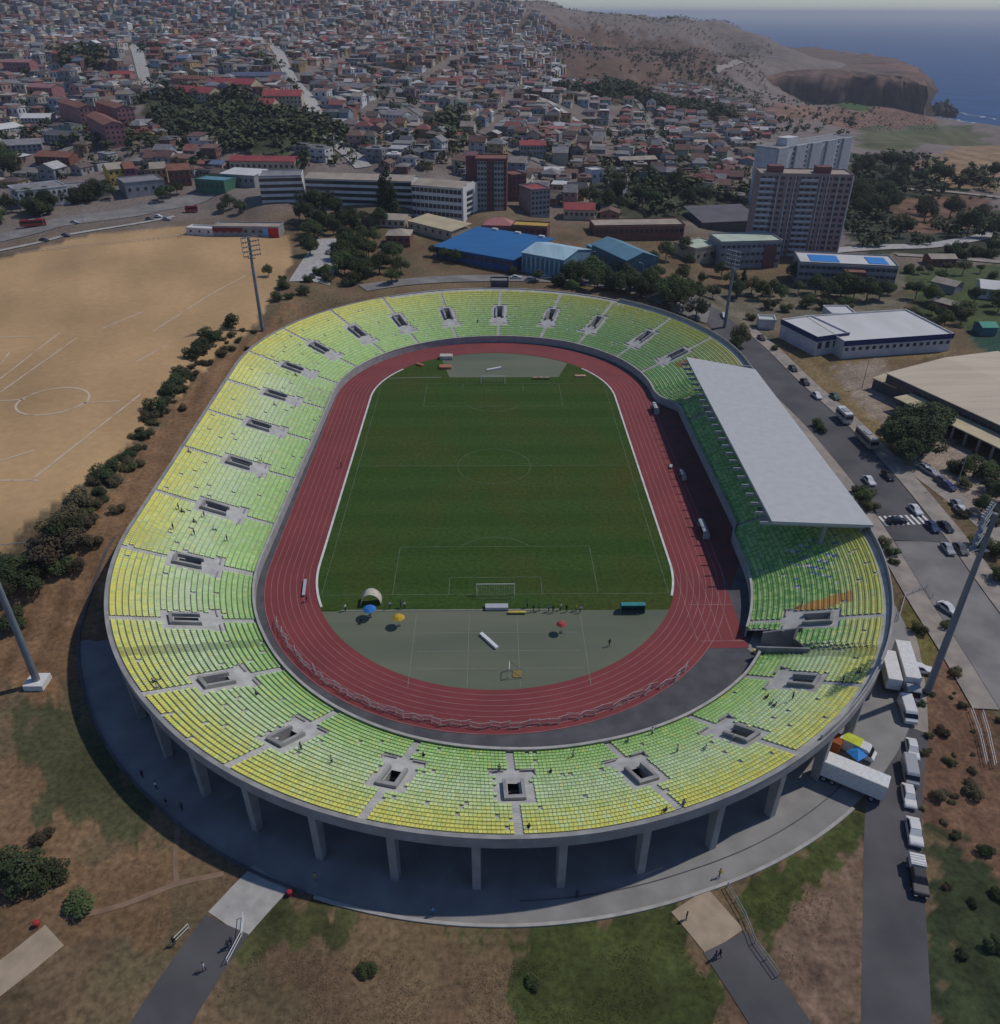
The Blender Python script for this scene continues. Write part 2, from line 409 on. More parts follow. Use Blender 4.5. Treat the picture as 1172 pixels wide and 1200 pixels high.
for li, (grow, dz, c) in enumerate(lv):
    jig = rnd.normal(0, 1, nP); jig = (jig+np.roll(jig, 1)+np.roll(jig, -1))/2
    for i in range(nP):
        dd = P2[i]-cen; dd[2] = 0; L_ = np.linalg.norm(dd); dd = dd/L_
        off = grow*600+(jig[i]*16 if grow > 0 else jig[i]*5)
        p = P2[i]+dd*max(off, -L_*.8); V.append((p[0], p[1], P2[i][2]+dz+(rnd.normal(0, 2.5) if 0 < li < 6 else 0)))
Fh = [(l*nP+i, (l+1)*nP+i, (l+1)*nP+(i+1) % nP, l*nP+(i+1) % nP) for l in range(len(lv)-1) for i in range(nP)]
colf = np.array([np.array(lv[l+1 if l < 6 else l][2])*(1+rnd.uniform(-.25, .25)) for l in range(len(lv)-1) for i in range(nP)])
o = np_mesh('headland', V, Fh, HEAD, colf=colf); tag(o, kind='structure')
q = MB(); q.add([V[i] for i in range(nP)], [tuple(range(nP))], (.14,.095,.065)); tag(q.build('headland_plateau', HEAD), kind='structure')
# sea rocks at its foot
for i, (a, b, s_) in enumerate(((1098,131,16),(1105,134,22),(1112,137,14),(1094,136,12),(1118,133,9))):
    p = un(a, b, -75); bm = bmesh.new(); bmesh.ops.create_icosphere(bm, subdivisions=3, radius=1)
    for v in bm.verts:
        k = 1+.45*math.sin(v.co.x*5+i)*math.sin(v.co.y*6+2*i)+RD.uniform(-.12, .12); v.co *= k; v.co.z *= .8
    me = bpy.data.meshes.new('sea_rock'); bm.to_mesh(me); bm.free(); me.materials.append(mat('dark_rock', (.06,.055,.055), .95, (.035,.034,.036), .08))
    o = link('sea_rock', me, None, (p[0], p[1], -76), i, (s_, s_*.8, s_*1.25)); later(o, 'dark jagged', 'sea rock', 'rock', 'rocks off the headland', a, b, ('surf by the headland cliff',))
LAND['surf by the headland cliff'] = (1120, 140)

# ------------------------------------------------------------------ ribbons on the ground
def ribbon(name, pts, width, m, off=.12, world=False, kind='structure', step=4., dash=None):
    P = [np.array(p[:2], float) for p in (pts if world else [at(a, b) for a, b in pts])]
    out = []
    for i in range(len(P)-1):
        L_ = np.linalg.norm(P[i+1]-P[i]); k = max(1, int(L_/step))
        for j in range(k): out.append(P[i]+(P[i+1]-P[i])*j/k)
    out.append(P[-1]); out = np.array(out)
    for _ in range(3 if len(P) > 2 else 0):
        o2 = out.copy(); o2[1:-1] = (out[:-2]+2*out[1:-1]+out[2:])/4; out = o2
    T = np.gradient(out, axis=0); T /= np.linalg.norm(T, axis=1)[:, None]; Nn = np.c_[-T[:, 1], T[:, 0]]
    nc = max(2, int(width/3)+1)
    us = np.linspace(-.5, .5, nc)*width
    Q = out[:, None, :]+Nn[:, None, :]*us[None, :, None]
    Zq = H(Q[..., 0], Q[..., 1])+off
    n0 = len(out); id_ = np.arange(n0*nc).reshape(n0, nc)
    Fr = np.stack([id_[:-1, :-1], id_[:-1, 1:], id_[1:, 1:], id_[1:, :-1]], -1)
    Fr = Fr[:, :, ::-1]
    if dash: Fr = Fr[[i for i in range(n0-1) if i % dash[1] < dash[0]]]
    o = np_mesh(name, np.c_[Q.reshape(-1, 2), Zq.reshape(-1)], Fr.reshape(-1, 4), m)
    tag(o, kind=kind); return o
ribbon('service_road', [(1051,1230),(1050,1140),(1047,1050),(1046,980),(1045,940),(1050,895),(1060,850)], 7.4, ASPH, .018)
ribbon('service_yard', [(1062,856),(1064,820),(1058,770),(1050,735)], 6.5, PAVE, .012)
AV = [(1215,835),(1172,770),(1120,698),(1080,635),(1030,568),(972,502),(912,446),(876,407),(852,384),(820,354),(780,340)]
ribbon('avenue', AV[3:], 11.5, ASPH, .10)
ribbon('avenue_concrete', AV[:4], 11.5, ASPH_L, .10)
def side(pts, off):
    P = np.array([at(a, b)[:2] for a, b in pts]); T = np.gradient(P, axis=0); T /= np.linalg.norm(T, axis=1)[:, None]
    return [tuple(p+np.array([-t_[1], t_[0]])*off) for p, t_ in zip(P, T)]
ribbon('pavement', side(AV[:8], 8.0), 4.2, PAVE, .2, world=True)
ribbon('pavement', side(AV[:9], -8.2), 4.6, PAVE, .2, world=True)
ribbon('verge_path', [(1200,655),(1130,592),(1085,560),(1055,535)], 5, PAVE, .08)
ribbon('boulevard', [(-80,297),(-10,281),(45,268),(120,254),(190,242),(240,230),(268,216)], 14, ASPH_L, .25)
ribbon('boulevard_pavement', [(-80,310),(0,294),(60,281),(130,267),(205,254)], 3, CONC_L, .3)
ribbon('rear_road', [(425,338),(470,331),(530,327),(600,326),(680,329),(740,340),(790,356),(830,372)], 9, ASPH_L, .25)
ribbon('car_park', [(392,280),(378,300),(362,330)], 15, CONC_L, .22)
for pts, wd, m in (([(316,52),(332,75),(348,100),(372,137),(396,171),(426,197)], 10, CONC_L), ([(154,52),(166,80),(180,110)], 10, CONC_L), ([(20,205),(70,180),(130,160)], 7, ASPH_L),
                   ([(470,120),(520,150),(610,182),(660,200)], 6, ASPH_L), ([(735,108),(760,140),(790,180)], 6, ASPH_L), ([(600,110),(700,150),(840,180)], 7, CONC_L), ([(400,110),(520,130),(580,160)], 6, ASPH_L)):
    ribbon('town_street', pts, wd, m, .5)
ribbon('valley_road', [(1200,268),(1150,279),(1095,288),(1040,290),(990,293),(950,296)], 9, CONC_L, .4)
ribbon('valley_lane', [(1200,310),(1150,306),(1095,301),(1050,299)], 5, PAVE, .4)
ribbon('hill_track', [(1060,222),(1100,224),(1172,232)], 6, PAVE, .6)
ribbon('coast_road', [(838,84),(852,78),(872,74)], 14, PAVE, 1.2)
# footpaths at the bottom
ribbon('footpath', [(318,1028),(292,1050),(266,1084)], 6.6, CONC_L, .07)
ribbon('footpath_asphalt', [(266,1084),(240,1118),(205,1165),(170,1230)], 6.6, ASPH, .075)
ribbon('footpath', [(808,1055),(832,1080),(850,1104)], 6.2, TANP, .07)
ribbon('footpath_asphalt', [(850,1104),(876,1140),(905,1185),(935,1230)], 6.6, ASPH, .075)
ribbon('lower_path', [(-60,1190),(0,1150),(40,1118),(64,1096)], 4.4, TANP, .07)
ribbon('dirt_trail', [(72,1076),(110,1071),(160,1056),(205,1035),(262,1024)], .8, DIRT, .05, step=1.5)
ribbon('dirt_trail', [(207,1036),(204,1010),(207,985),(209,968)], .7, DIRT, .055, step=1.5)
# ------------------------------------------------------------------ stadium: sheets on the ground
U0 = 60*math.pi; US = 2*LS; UT = 2*U0+2*US        # loop length measured at offset 60
def loop(u, d):
    """point at loop position u (0 = left end of the near bend, then right) and distance d from the spine"""
    u = u % UT
    if u < U0:
        th = -math.pi/2+u/60; return (math.sin(th)*d, -LS-math.cos(th)*d)
    u -= U0
    if u < US: return (d, -LS+u)
    u -= US
    if u < U0:
        th = math.pi/2-u/60; return (math.sin(th)*d, LS+math.cos(th)*d)
    return (-d, LS-(u-U0))
def uth(deg, top=False):
    a = math.radians(deg)
    return (a+math.pi/2)*60 if not top else U0+US+(math.pi/2-a)*60
def nrm_at(u):
    a = loop(u, 50); b = loop(u, 60); return ((b[0]-a[0])/10, (b[1]-a[1])/10)
def ring_u(n=360): return [UT*i/n for i in range(n)]
def ring(name, d0, d1, z, m, n=300, u0=0, u1=None, parent=None):
    q = MB(); closed = u1 is None; u1 = UT if closed else u1
    us = np.linspace(u0, u1, n+1)
    vs = []
    for u in us:
        a = d0(u) if callable(d0) else d0; b = d1(u) if callable(d1) else d1
        vs += [(*loop(u, a), z), (*loop(u, b), z)]
    q.add(vs, [(2*i, 2*i+1, 2*i+3, 2*i+2) for i in range(n)])
    return q.build(name, m, parent)
us_tab = [0, uth(-60), uth(-45), uth(-15), uth(0), uth(17), uth(33), uth(50), uth(58), uth(59), uth(90), U0+8, U0+12, U0+74, U0+80, U0+US, uth(60, 1), uth(30, 1), uth(0, 1), uth(-30, 1), uth(-60, 1), uth(-90, 1), UT-40, UT]
din_tab = [48, 48.4, 49, 50.6, 51.3, 52.4, 53.8, 55, 55, 51.3, 51.0, 51.2, 53, 53, 48.5, 47.6, 48.4, 48.4, 46.9, 46.6, 46.6, 47, 47.6, 48]
def din(u): return float(np.interp(u % UT, us_tab, din_tab))
dt_u = [0, uth(-60), uth(-45), uth(-15), uth(10), uth(60), U0, U0+US, uth(0, 1), uth(-90, 1), UT]
dt_v = [72.2, 71.9, 71.7, 72.6, 73.3, 73.5, 73.6, 73.7, 74.3, 74.2, 72.2]
def dout(u): return float(np.interp(u % UT, dt_u, dt_v))

plz = mat('plaza_concrete', (.30,.29,.275), .9, (.22,.215,.205), .22, detail=9)
o = ring('plaza', 40, lambda u: float(np.interp(u, [0, uth(-75), uth(-60), uth(-40), uth(-20), uth(0), uth(20), uth(40), uth(55), uth(75), U0, UT], [75.4, 79, 77.6, 76.6, 77, 77.4, 77.7, 79, 80, 79, 76.5, 76.5])), .03, plz, u0=0, u1=uth(90)+88, n=200); tag(o, kind='structure')
APR = mat('apron_asphalt', (.105,.105,.112), .9, (.07,.07,.076), .3)
o = ring('apron', 30, lambda u: din(u)+1, .06, APR); tag(o, kind='structure')
# edging kerb of the plaza
def wall_ring(name, dfun, th, z0, z1, m, u0, u1, n, parent=None, closed=False):
    q = MB(); us = np.linspace(u0, u1, n+1); vs = []
    for u in us:
        d = dfun(u); a, b = loop(u, d), loop(u, d+th)
        za = z0(u) if callable(z0) else z0; zb = z1(u) if callable(z1) else z1
        vs += [(*a, za), (*a, zb), (*b, zb), (*b, za)]
    fs = []
    for i in range(n):
        for k in range(4): fs.append((4*i+k, 4*i+(k+1) % 4, 4*i+4+(k+1) % 4, 4*i+4+k))
    if not closed: fs += [(3, 2, 1, 0), (4*n, 4*n+1, 4*n+2, 4*n+3)]
    q.add(vs, fs); return q.build(name, m, parent)
pe = lambda u: float(np.interp(u, [0, uth(-75), uth(-60), uth(-40), uth(-20), uth(0), uth(20), uth(40), uth(55)], [75.4, 79, 77.6, 76.6, 77, 77.4, 77.7, 79, 80]))
o = wall_ring('kerb', pe, .45, -.5, .22, CONC_L, uth(-18), uth(40), 60); tag(o, kind='structure')
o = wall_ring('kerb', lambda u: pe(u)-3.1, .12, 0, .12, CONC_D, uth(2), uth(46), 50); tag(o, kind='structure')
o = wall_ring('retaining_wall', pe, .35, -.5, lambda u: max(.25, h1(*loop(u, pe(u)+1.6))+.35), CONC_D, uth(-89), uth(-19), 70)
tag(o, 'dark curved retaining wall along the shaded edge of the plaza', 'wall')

# track
TRK = mat('track_red', (.235,.048,.049), .85, (.18,.039,.041), .09, detail=10, lo=.3, hi=.7)
def rect(name, x0, x1, y0, y1, z, m):
    q = MB(); q.add([(x0, y0, z), (x1, y0, z), (x1, y1, z), (x0, y1, z)], [(0, 1, 2, 3)]); return tag(q.build(name, m), kind='structure')
tag(ring('running_track', 36.5, 46.4, .10, TRK), kind='structure')
q = MB(); q.add([(37.5, -44.0, .094), (37.5, -68.6, .094), (45.4, -68.6, .094), (45.9, -42.2, .094)], [(0, 1, 2, 3)]); tag(q.build('sprint_chute', TRK), kind='structure')
q = MB(); q.add([(46.3, -52, .088), (52.6, -38, .088), (52.6, 36, .088), (46.3, 42, .088)], [(0, 1, 2, 3)]); tag(q.build('trackside_surface', mat('trackside_red', (.17,.05,.045), .9, (.11,.045,.04), .3)), kind='structure')
LINE = mat('track_line', (.36,.22,.21), .8, (.27,.13,.13), .4)
for k in range(1, 8): tag(ring('track_marking', 36.5+1.22*k-.04, 36.5+1.22*k+.05, .112, LINE), kind='structure')
tag(ring('track_marking', 46.22, 46.32, .112, LINE), kind='structure')
KW = mat('kerb_white', (.70,.68,.64), .7, (.55,.53,.5), .6)
o = wall_ring('track_kerb', lambda u: 36.1, .30, .05, .20, KW, uth(-91) % UT, UT, 90); bpy.data.objects.remove(o)
for a, b in ((uth(72), U0+US+40), (uth(-52, 1), UT+24)):
    tag(wall_ring('track_kerb', lambda u: 35.95, .45, .05, .2, KW, a, b, 90), kind='structure')
q = MB()
q.add([(37, -66.8, .12), (45.3, -66.8, .12), (45.3, -66.65, .12), (37, -66.65, .12)], [(0, 1, 2, 3)])
q.add([(37, -56.2, .12), (45.6, -56.2, .12), (45.6, -56.08, .12), (37, -56.08, .12)], [(0, 1, 2, 3)])
for k in (0, 2, 4, 6): q.add([(36.5+1.22*k, -42.2, .116), (36.6+1.22*k-.02, -42.2, .116), (36.6+1.1*k, -66.7, .116), (36.5+1.1*k, -66.7, .116)], [(0, 3, 2, 1)])
tag(q.build('track_marking', LINE), kind='structure')
# infield: artificial ends and turf
m = bpy.data.materials.new('pitch_turf'); t_, b_ = nt(m); N = t_.nodes; L = t_.links; b_.inputs['Roughness'].default_value = .95; b_.inputs['Specular IOR Level'].default_value = .1
g_ = N.new('ShaderNodeNewGeometry'); sx = N.new('ShaderNodeSeparateXYZ'); L.new(g_.outputs['Position'], sx.inputs[0])
mm = N.new('ShaderNodeMath'); mm.operation = 'MULTIPLY'; mm.inputs[1].default_value = math.pi/5.6; L.new(sx.outputs[1], mm.inputs[0])
ms = N.new('ShaderNodeMath'); ms.operation = 'SINE'; L.new(mm.outputs[0], ms.inputs[0])
m2 = N.new('ShaderNodeMapRange'); m2.inputs[1].default_value = -.35; m2.inputs[2].default_value = .35; L.new(ms.outputs[0], m2.inputs[0])
mx = N.new('ShaderNodeMix'); mx.data_type = 'RGBA'; mx.inputs[6].default_value = (.036,.073,.014, 1); mx.inputs[7].default_value = (.043,.082,.017, 1); L.new(m2.outputs[0], mx.inputs[0])
n1 = N.new('ShaderNodeTexNoise'); n1.inputs['Scale'].default_value = .045; n1.inputs['Detail'].default_value = 7; L.new(g_.outputs['Position'], n1.inputs['Vector'])
m3 = N.new('ShaderNodeMapRange'); m3.inputs[1].default_value = .45; m3.inputs[2].default_value = .72; L.new(n1.outputs[0], m3.inputs[0])
mx2 = N.new('ShaderNodeMix'); mx2.data_type = 'RGBA'; mx2.inputs[7].default_value = (.060,.072,.016, 1); L.new(m3.outputs[0], mx2.inputs[0]); L.new(mx.outputs[2], mx2.inputs[6])
n2 = N.new('ShaderNodeTexNoise'); n2.inputs['Scale'].default_value = 1.3; n2.inputs['Detail'].default_value = 5; L.new(g_.outputs['Position'], n2.inputs['Vector'])
m4 = N.new('ShaderNodeMapRange'); m4.inputs[1].default_value = .3; m4.inputs[2].default_value = .7; m4.inputs[3].default_value = .75; m4.inputs[4].default_value = 1.25; L.new(n2.outputs[0], m4.inputs[0])
mx3 = N.new('ShaderNodeMix'); mx3.data_type = 'RGBA'; mx3.blend_type = 'MULTIPLY'; mx3.inputs[0].default_value = 1; L.new(mx2.outputs[2], mx3.inputs[6]); L.new(m4.outputs[0], mx3.inputs[7]); L.new(mx3.outputs[2], b_.inputs['Base Color'])
TURF = m
SYN = mat('synthetic_green', (.15,.165,.11), .9, (.11,.13,.09), .07, detail=9, stretch=(.35, 1.6, 1))
def cap(name, ya, far, z, m, d=36.5, x0=None, x1=None):
    """the part of the infield beyond the line y = ya"""
    pts = []
    for i in range(181):
        th = -math.pi/2+math.pi*i/180; x = math.sin(th)*d; y = (LS+math.cos(th)*d) if far else (-LS-math.cos(th)*d)
        if (y > ya) if far else (y < ya):
            if (x0 is None or x > x0) and (x1 is None or x < x1): pts.append((x, y, z))
    pts = pts if not far else pts[::-1]
    if x0 is not None: pts = [(x1-4, ya, z)]+pts+[(x0+4, ya, z)]
    q = MB(); q.add(pts, [tuple(range(len(pts)))]); return tag(q.build(name, m), kind='structure')
q = MB(); pts = [(-36.5, -LS), (36.5, -LS), (36.5, LS), (-36.5, LS)]
tag(ring('turf_surround', 0.01, 36.5, .09, TURF), kind='structure')
cap('synthetic_surface', -57.3, False, .104, SYN); cap('synthetic_surface', 57.6, True, .104, SYN, 36.2, -17.5, 24.5)
PL = mat('pitch_line', (.145,.165,.11), .9, (.085,.115,.06), .6)
PLB = mat('pitch_line_bright', (.30,.32,.27), .9, (.16,.19,.12), .6)
q = MB()
def ln(q, x0, y0, x1, y1, wd=.14, z=.105):
    d = Vector((x1-x0, y1-y0)).normalized(); n = Vector((-d.y, d.x))*wd/2
    q.add([(x0-n.x, y0-n.y, z), (x1-n.x, y1-n.y, z), (x1+n.x, y1+n.y, z), (x0+n.x, y0+n.y, z)], [(0, 1, 2, 3)])
for s in (-1, 1):
    ln(q, -34, 52.5*s, 34, 52.5*s); ln(q, 34*s, -52.5, 34*s, 52.5)
    for hw, dp in ((20.16, 16.5), (9.16, 5.5)):
        ln(q, -hw, 52.5*s, -hw, (52.5-dp)*s); ln(q, hw, 52.5*s, hw, (52.5-dp)*s); ln(q, -hw, (52.5-dp)*s, hw, (52.5-dp)*s)
    a0 = math.acos(5.5/9.15); pp = [(9.15*math.sin(a), s*(41.5-9.15*math.cos(a))) for a in np.linspace(-a0, a0, 19)]
    for a, b in zip(pp, pp[1:]): ln(q, *a, *b)
ln(q, -34, 0, 34, 0)
pp = [(9.15*math.sin(a), 9.15*math.cos(a)) for a in np.linspace(0, 2*math.pi, 49)]
for a, b in zip(pp, pp[1:]): ln(q, *a, *b)
tag(q.build('pitch_markings', PL), kind='structure')
q = MB(); ln(q, -29.5, -57.35, 12, -57.35, .35, .13); ln(q, -32.3, 57, -16, 57.7, .3, .13); tag(q.build('grass_edging', mat('edging_strip', (.26,.25,.22), .9)), kind='structure')
q = MB()
for x in (-15, -5, 4, 16): ln(q, x, -58.5, x, -78, .1, .12)
for y in (-64, -69, -73.5): ln(q, -14, y, 15, y, .1, .12)
tag(q.build('court_lines', mat('court_line', (.24,.25,.19), .9)), kind='structure')

# ------------------------------------------------------------------ stadium stand
ST = empty('stadium_stand', (0, 0, 0), 0, 'oval stadium stand of yellow and green seats around the running track', 'stadium')
NROW = 24; Z0, Z1 = 1.35, 10.3
def zrow(k): t = k/NROW; return Z0+(Z1-Z0)*(t*.94+.06*t*t)
VOM = [uth(a) for a in (-82.9, -65.3, -47.8, -30.8, -13.9, 2.0, 18.6, 34.5, 49.8, 65.4)]
VOM += [U0+US/2+y for y in (-31, 22)]
VOM += [uth(a, 1) for a in (72, 55.3, 36, 20, 2.5, -15.1, -31.9, -48.4, -65.7, -82.3)]
VOM += [UT-(y+LS) for y in (30.1, 10.6, -9.6, -29.9)]
GATE = (uth(57.6), uth(62.3))     # the athletes' entrance cut through the lower rows
def du(u, v):
    d = abs(u-v) % UT; return min(d, UT-d)
n_ = 720
UU = [UT*i/n_ for i in range(n_)]
def rd(u, k): a, b = din(u), dout(u)-.6; return a+(b-a)*k/NROW
VB = [3.5, 3.5, 3.5]
def vstate(u, k):
    """2 = open stair well, 1 = bare concrete round it, 0 = seats"""
    d_ = rd(u, k+.5)
    for v in VOM:
        x = du(u, v)*d_/60 if (u % UT < U0 or U0+US < u % UT < 2*U0+US) else du(u, v)
        if x < 1.0 and 10 <= k <= 13: return 2
        if x < 2.6 and 8 <= k <= 15: return 1
        if x < 3.4 and 6 <= k <= 7: return 1
        if x < .78: return 1
    if GATE[0]-.6 < u % UT < GATE[1]+.6 and k < 9: return 2
    return 0
# stepped concrete terrace
q = MB(); vs = []; idx = {}
def vid(i, k, up):
    key = (i % n_, k, up)
    if key not in idx:
        idx[key] = len(vs); u = UU[i % n_]; vs.append((*loop(u, rd(u, k)), zrow(k)+(zrow(1)-zrow(0) if up else 0)))
    return idx[key]
fs = []
for k in range(NROW):
    for i in range(n_):
        um = UU[i]+UT/n_/2
        if vstate(um, k) == 2: continue
        fs.append((vid(i, k, 1), vid(i+1, k, 1), vid(i+1, k+1, 1), vid(i, k+1, 1)))
        lo = vid(i, k, 0) if k == 0 else vid(i, k, 0); lo2 = vid(i+1, k, 0)
        fs.append((lo, lo2, vid(i+1, k, 1), vid(i, k, 1)))
fs = [f[::-1] if False else f for f in fs]
q.add(vs, fs); terrace = q.build('terrace', mat('terrace_concrete', (.50,.49,.455), .9, (.37,.36,.34), .5), ST)
# seats: one block between each pair of stairs
dz = zrow(1)-zrow(0)
SEAT = attr_mat('seat_plastic', .55, .9, .10, 6, .06, .35)
YEL, LIM, MNT, GRN, DGR = map(np.array, ((.70,.66,.13), (.60,.69,.22), (.55,.69,.38), (.39,.61,.19), (.20,.45,.11)))
ORG = np.array((.60,.32,.07)); BLU = np.array((.13,.22,.45)); WHT = np.array((.6,.62,.6))
def seat_col(u, k, x, y):
    t = (k+.5+RD.gauss(0, .9))/NROW
    th = math.atan2(x, -(y+LS))
    far = y > LS
    s_ = .08 if far else 0
    stops = [(0, DGR*.4+GRN*.6), (.16, GRN), (.34, GRN*.55+MNT*.45), (.50, MNT), (.70, LIM*.6+MNT*.4), (.83, YEL*.5+LIM*.5), (.97, YEL*.85+LIM*.15)]
    if far: stops = [(0, GRN), (.3, GRN*.8+MNT*.2), (.55, GRN*.5+LIM*.5), (.75, LIM), (.86, YEL*.7+LIM*.3), (1, YEL)]
    t = min(max(t, 0), .999); c = YEL
    for (ta, ca_), (tb, cb_) in zip(stops, stops[1:]):
        if ta <= t < tb: f_ = (t-ta)/(tb-ta); c = ca_*(1-f_)+cb_*f_; break
    r_ = RD.random()
    if r_ < .10: c = c*.5+GRN*.5
    elif r_ < .17: c = c*.5+MNT*.5
    elif r_ < .22: c = c*.6+YEL*.4
    if x > 40 and -75 < y < 45:      # main side's roof shade put into darker greens, with a pattern of blue seats
        if t < .62: c = GRN if RD.random() < .55 else DGR
        elif t < .72: c = LIM if RD.random() < .5 else GRN
        if -60 < y < -44 and .35 < t < .7 and (int(x*1.1)+int(y*1.1)) % 3 == 0 and RD.random() < .4: c = BLU if RD.random() < .6 else WHT
    if x > 40 and -65.6 < y < -62.6 and 8 <= k <= 17 and vz == 0: c = ORG
    if x > 40 and 52 < y < 56 and 9 <= k <= 14: c = ORG
    if abs(th) > .98 and abs(th) < 1.02 and y < -LS: c = c*.62       # darker joint rows
    return c*RD.uniform(.9, 1.08)
SV = np.array([(-.22,.06,.40),(.22,.06,.40),(.22,.56,.38),(-.22,.56,.38),(-.22,.06,.06),(.22,.06,.06),(-.22,.54,.38),(.22,.54,.38),(.21,.68,.70),(-.21,.68,.70),(.21,.74,.70),(-.21,.74,.70),(.22,.62,.36),(-.22,.62,.36)])
SF = [(0,1,2,3),(4,5,1,0),(6,7,8,9),(9,8,10,11),(13,11,10,12)]
bounds = sorted(VOM)
seat_proto = None; singles = 0
vz = 0
for bi in range(len(bounds)):
    a = bounds[bi]; b = bounds[(bi+1) % len(bounds)]+(UT if bi == len(bounds)-1 else 0)
    Vs = []; Fs = []; Cs = []
    for k in range(NROW):
        um = (a+b)/2; rm = rd(um, k)
        p0, p1 = loop(a, rm), loop(b, rm)
        arc = (b-a)*(rm/60 if (a % UT < U0-1 or U0+US < a % UT < 2*U0+US-1) else 1)
        n1 = int(arc/.56)
        for j in range(n1):
            u = a+(b-a)*(j+.5)/n1
            vz = vstate(u, k)
            if k == NROW-1 and uth(35) < u < U0+US+uth(30): continue
            if vz: vz = 0; continue
            r_ = rd(u, k); x, y = loop(u, r_); nx, ny = nrm_at(u); tx, ty = -ny, nx
            if RD.random() < .012: continue
            c = seat_col(u, k, x, y)
            s1 = 1.15
            P = np.stack([x+tx*SV[:, 0]*s1+nx*SV[:, 1], y+ty*SV[:, 0]*s1+ny*SV[:, 1], zrow(k)+dz+SV[:, 2]*.92], 1)
            if bi == bounds.index(VOM[5]) and 19 <= k <= 22 and singles < 100 and 8 <= j:      # nearest seats to the camera
                if seat_proto is None:
                    me = MB(); me.add(SV*np.array((s1, 1, .92)), SF); seat_proto = me.mesh('seat', mat('seat_yellow', tuple(YEL*.92), .55, tuple(LIM), 3, coord='pos'))
                    SEAT_M = [MATS['seat_yellow'], mat('seat_lime', tuple(LIM), .55, tuple(MNT), 3)]
                so_ = link('seat', seat_proto, ST, (x, y, zrow(k)+dz), math.atan2(ny, nx)-math.pi/2)
                if RD.random() < .35: setmat(so_, 0, SEAT_M[1])
                singles += 1; continue
            o_ = len(Vs)*14; Vs.append(P); Fs += [[o_+i for i in f] for f in SF]; Cs += [c]*len(SF)
    if Vs:
        sb = np_mesh('seating_block', np.concatenate(Vs), np.array(Fs), SEAT, colf=np.array(Cs), parent=ST); tag(sb, kind='stuff')
# front wall, rim walkway and parapet
segs = [(GATE[1]+.6, UT+GATE[0]-.6)]
for a, b in segs:
    q = wall_ring('front_wall', lambda u: din(u)-.32, .30, 0, zrow(0)+dz+.62, mat('front_wall_paint', (.36,.355,.35), .85, (.28,.275,.27), .6), a, b, 420, ST)
    q = wall_ring('wall_coping', lambda u: din(u)-.40, .46, zrow(0)+dz+.625, zrow(0)+dz+.74, CONC_L, a, b, 420, ST)
RIMC = mat('rim_concrete', (.34,.335,.33), .85, (.26,.255,.25), .4)
wall_ring('rim_beam', lambda u: dout(u)-.55, .55, 9.0, 10.75, RIMC, 0, UT, 480, ST)
wall_ring('rim_coping', lambda u: dout(u)-.58, .62, 10.755, 10.9, CONC, 0, UT, 480, ST)
wall_ring('parapet', lambda u: dout(u)-.42, .22, 10.905, 11.7, RIMC, uth(38), U0+US+uth(20)-60, 200, ST)
# outer back wall of the undercroft and columns
wall_ring('undercroft_wall', lambda u: dout(u)-8.5, .3, 0, 4.6, CONC_D, uth(-85), U0+20, 160, ST); UCW = bpy.data.objects['undercroft_wall']; setmat(UCW, 0, mat('undercroft_shade', (.05,.05,.055), .9))  # near-black wall colour paints in the deep shade under the stand
wall_ring('outer_wall', lambda u: dout(u)-.45, .3, -1, 8.99, CONC_D, U0+30, UT-8, 300, ST)
colmesh = MB(); colmesh.box(-.55, .55, -1.1, .55, 0, 9.0, taper=0); 
bm = bmesh.new(); bm.from_mesh(colmesh.mesh('column', RIMC)); bmesh.ops.bevel(bm, geom=bm.edges[:], offset=.06, segments=1, affect='EDGES')
for v in bm.verts:
    if v.co.z < 1 : v.co.y = v.co.y*.72+.05
cme = bpy.data.meshes.new('column'); bm.to_mesh(cme); bm.free(); cme.materials.append(RIMC)
for k in range(-9, 14):
    u = uth(-2.3+8.6*k)
    if uth(-84) < u < U0+30:
        x, y = loop(u, dout(u)-.62); nx, ny = nrm_at(u); link('column', cme, ST, (x, y, 0.02), math.atan2(ny, nx)-math.pi/2)
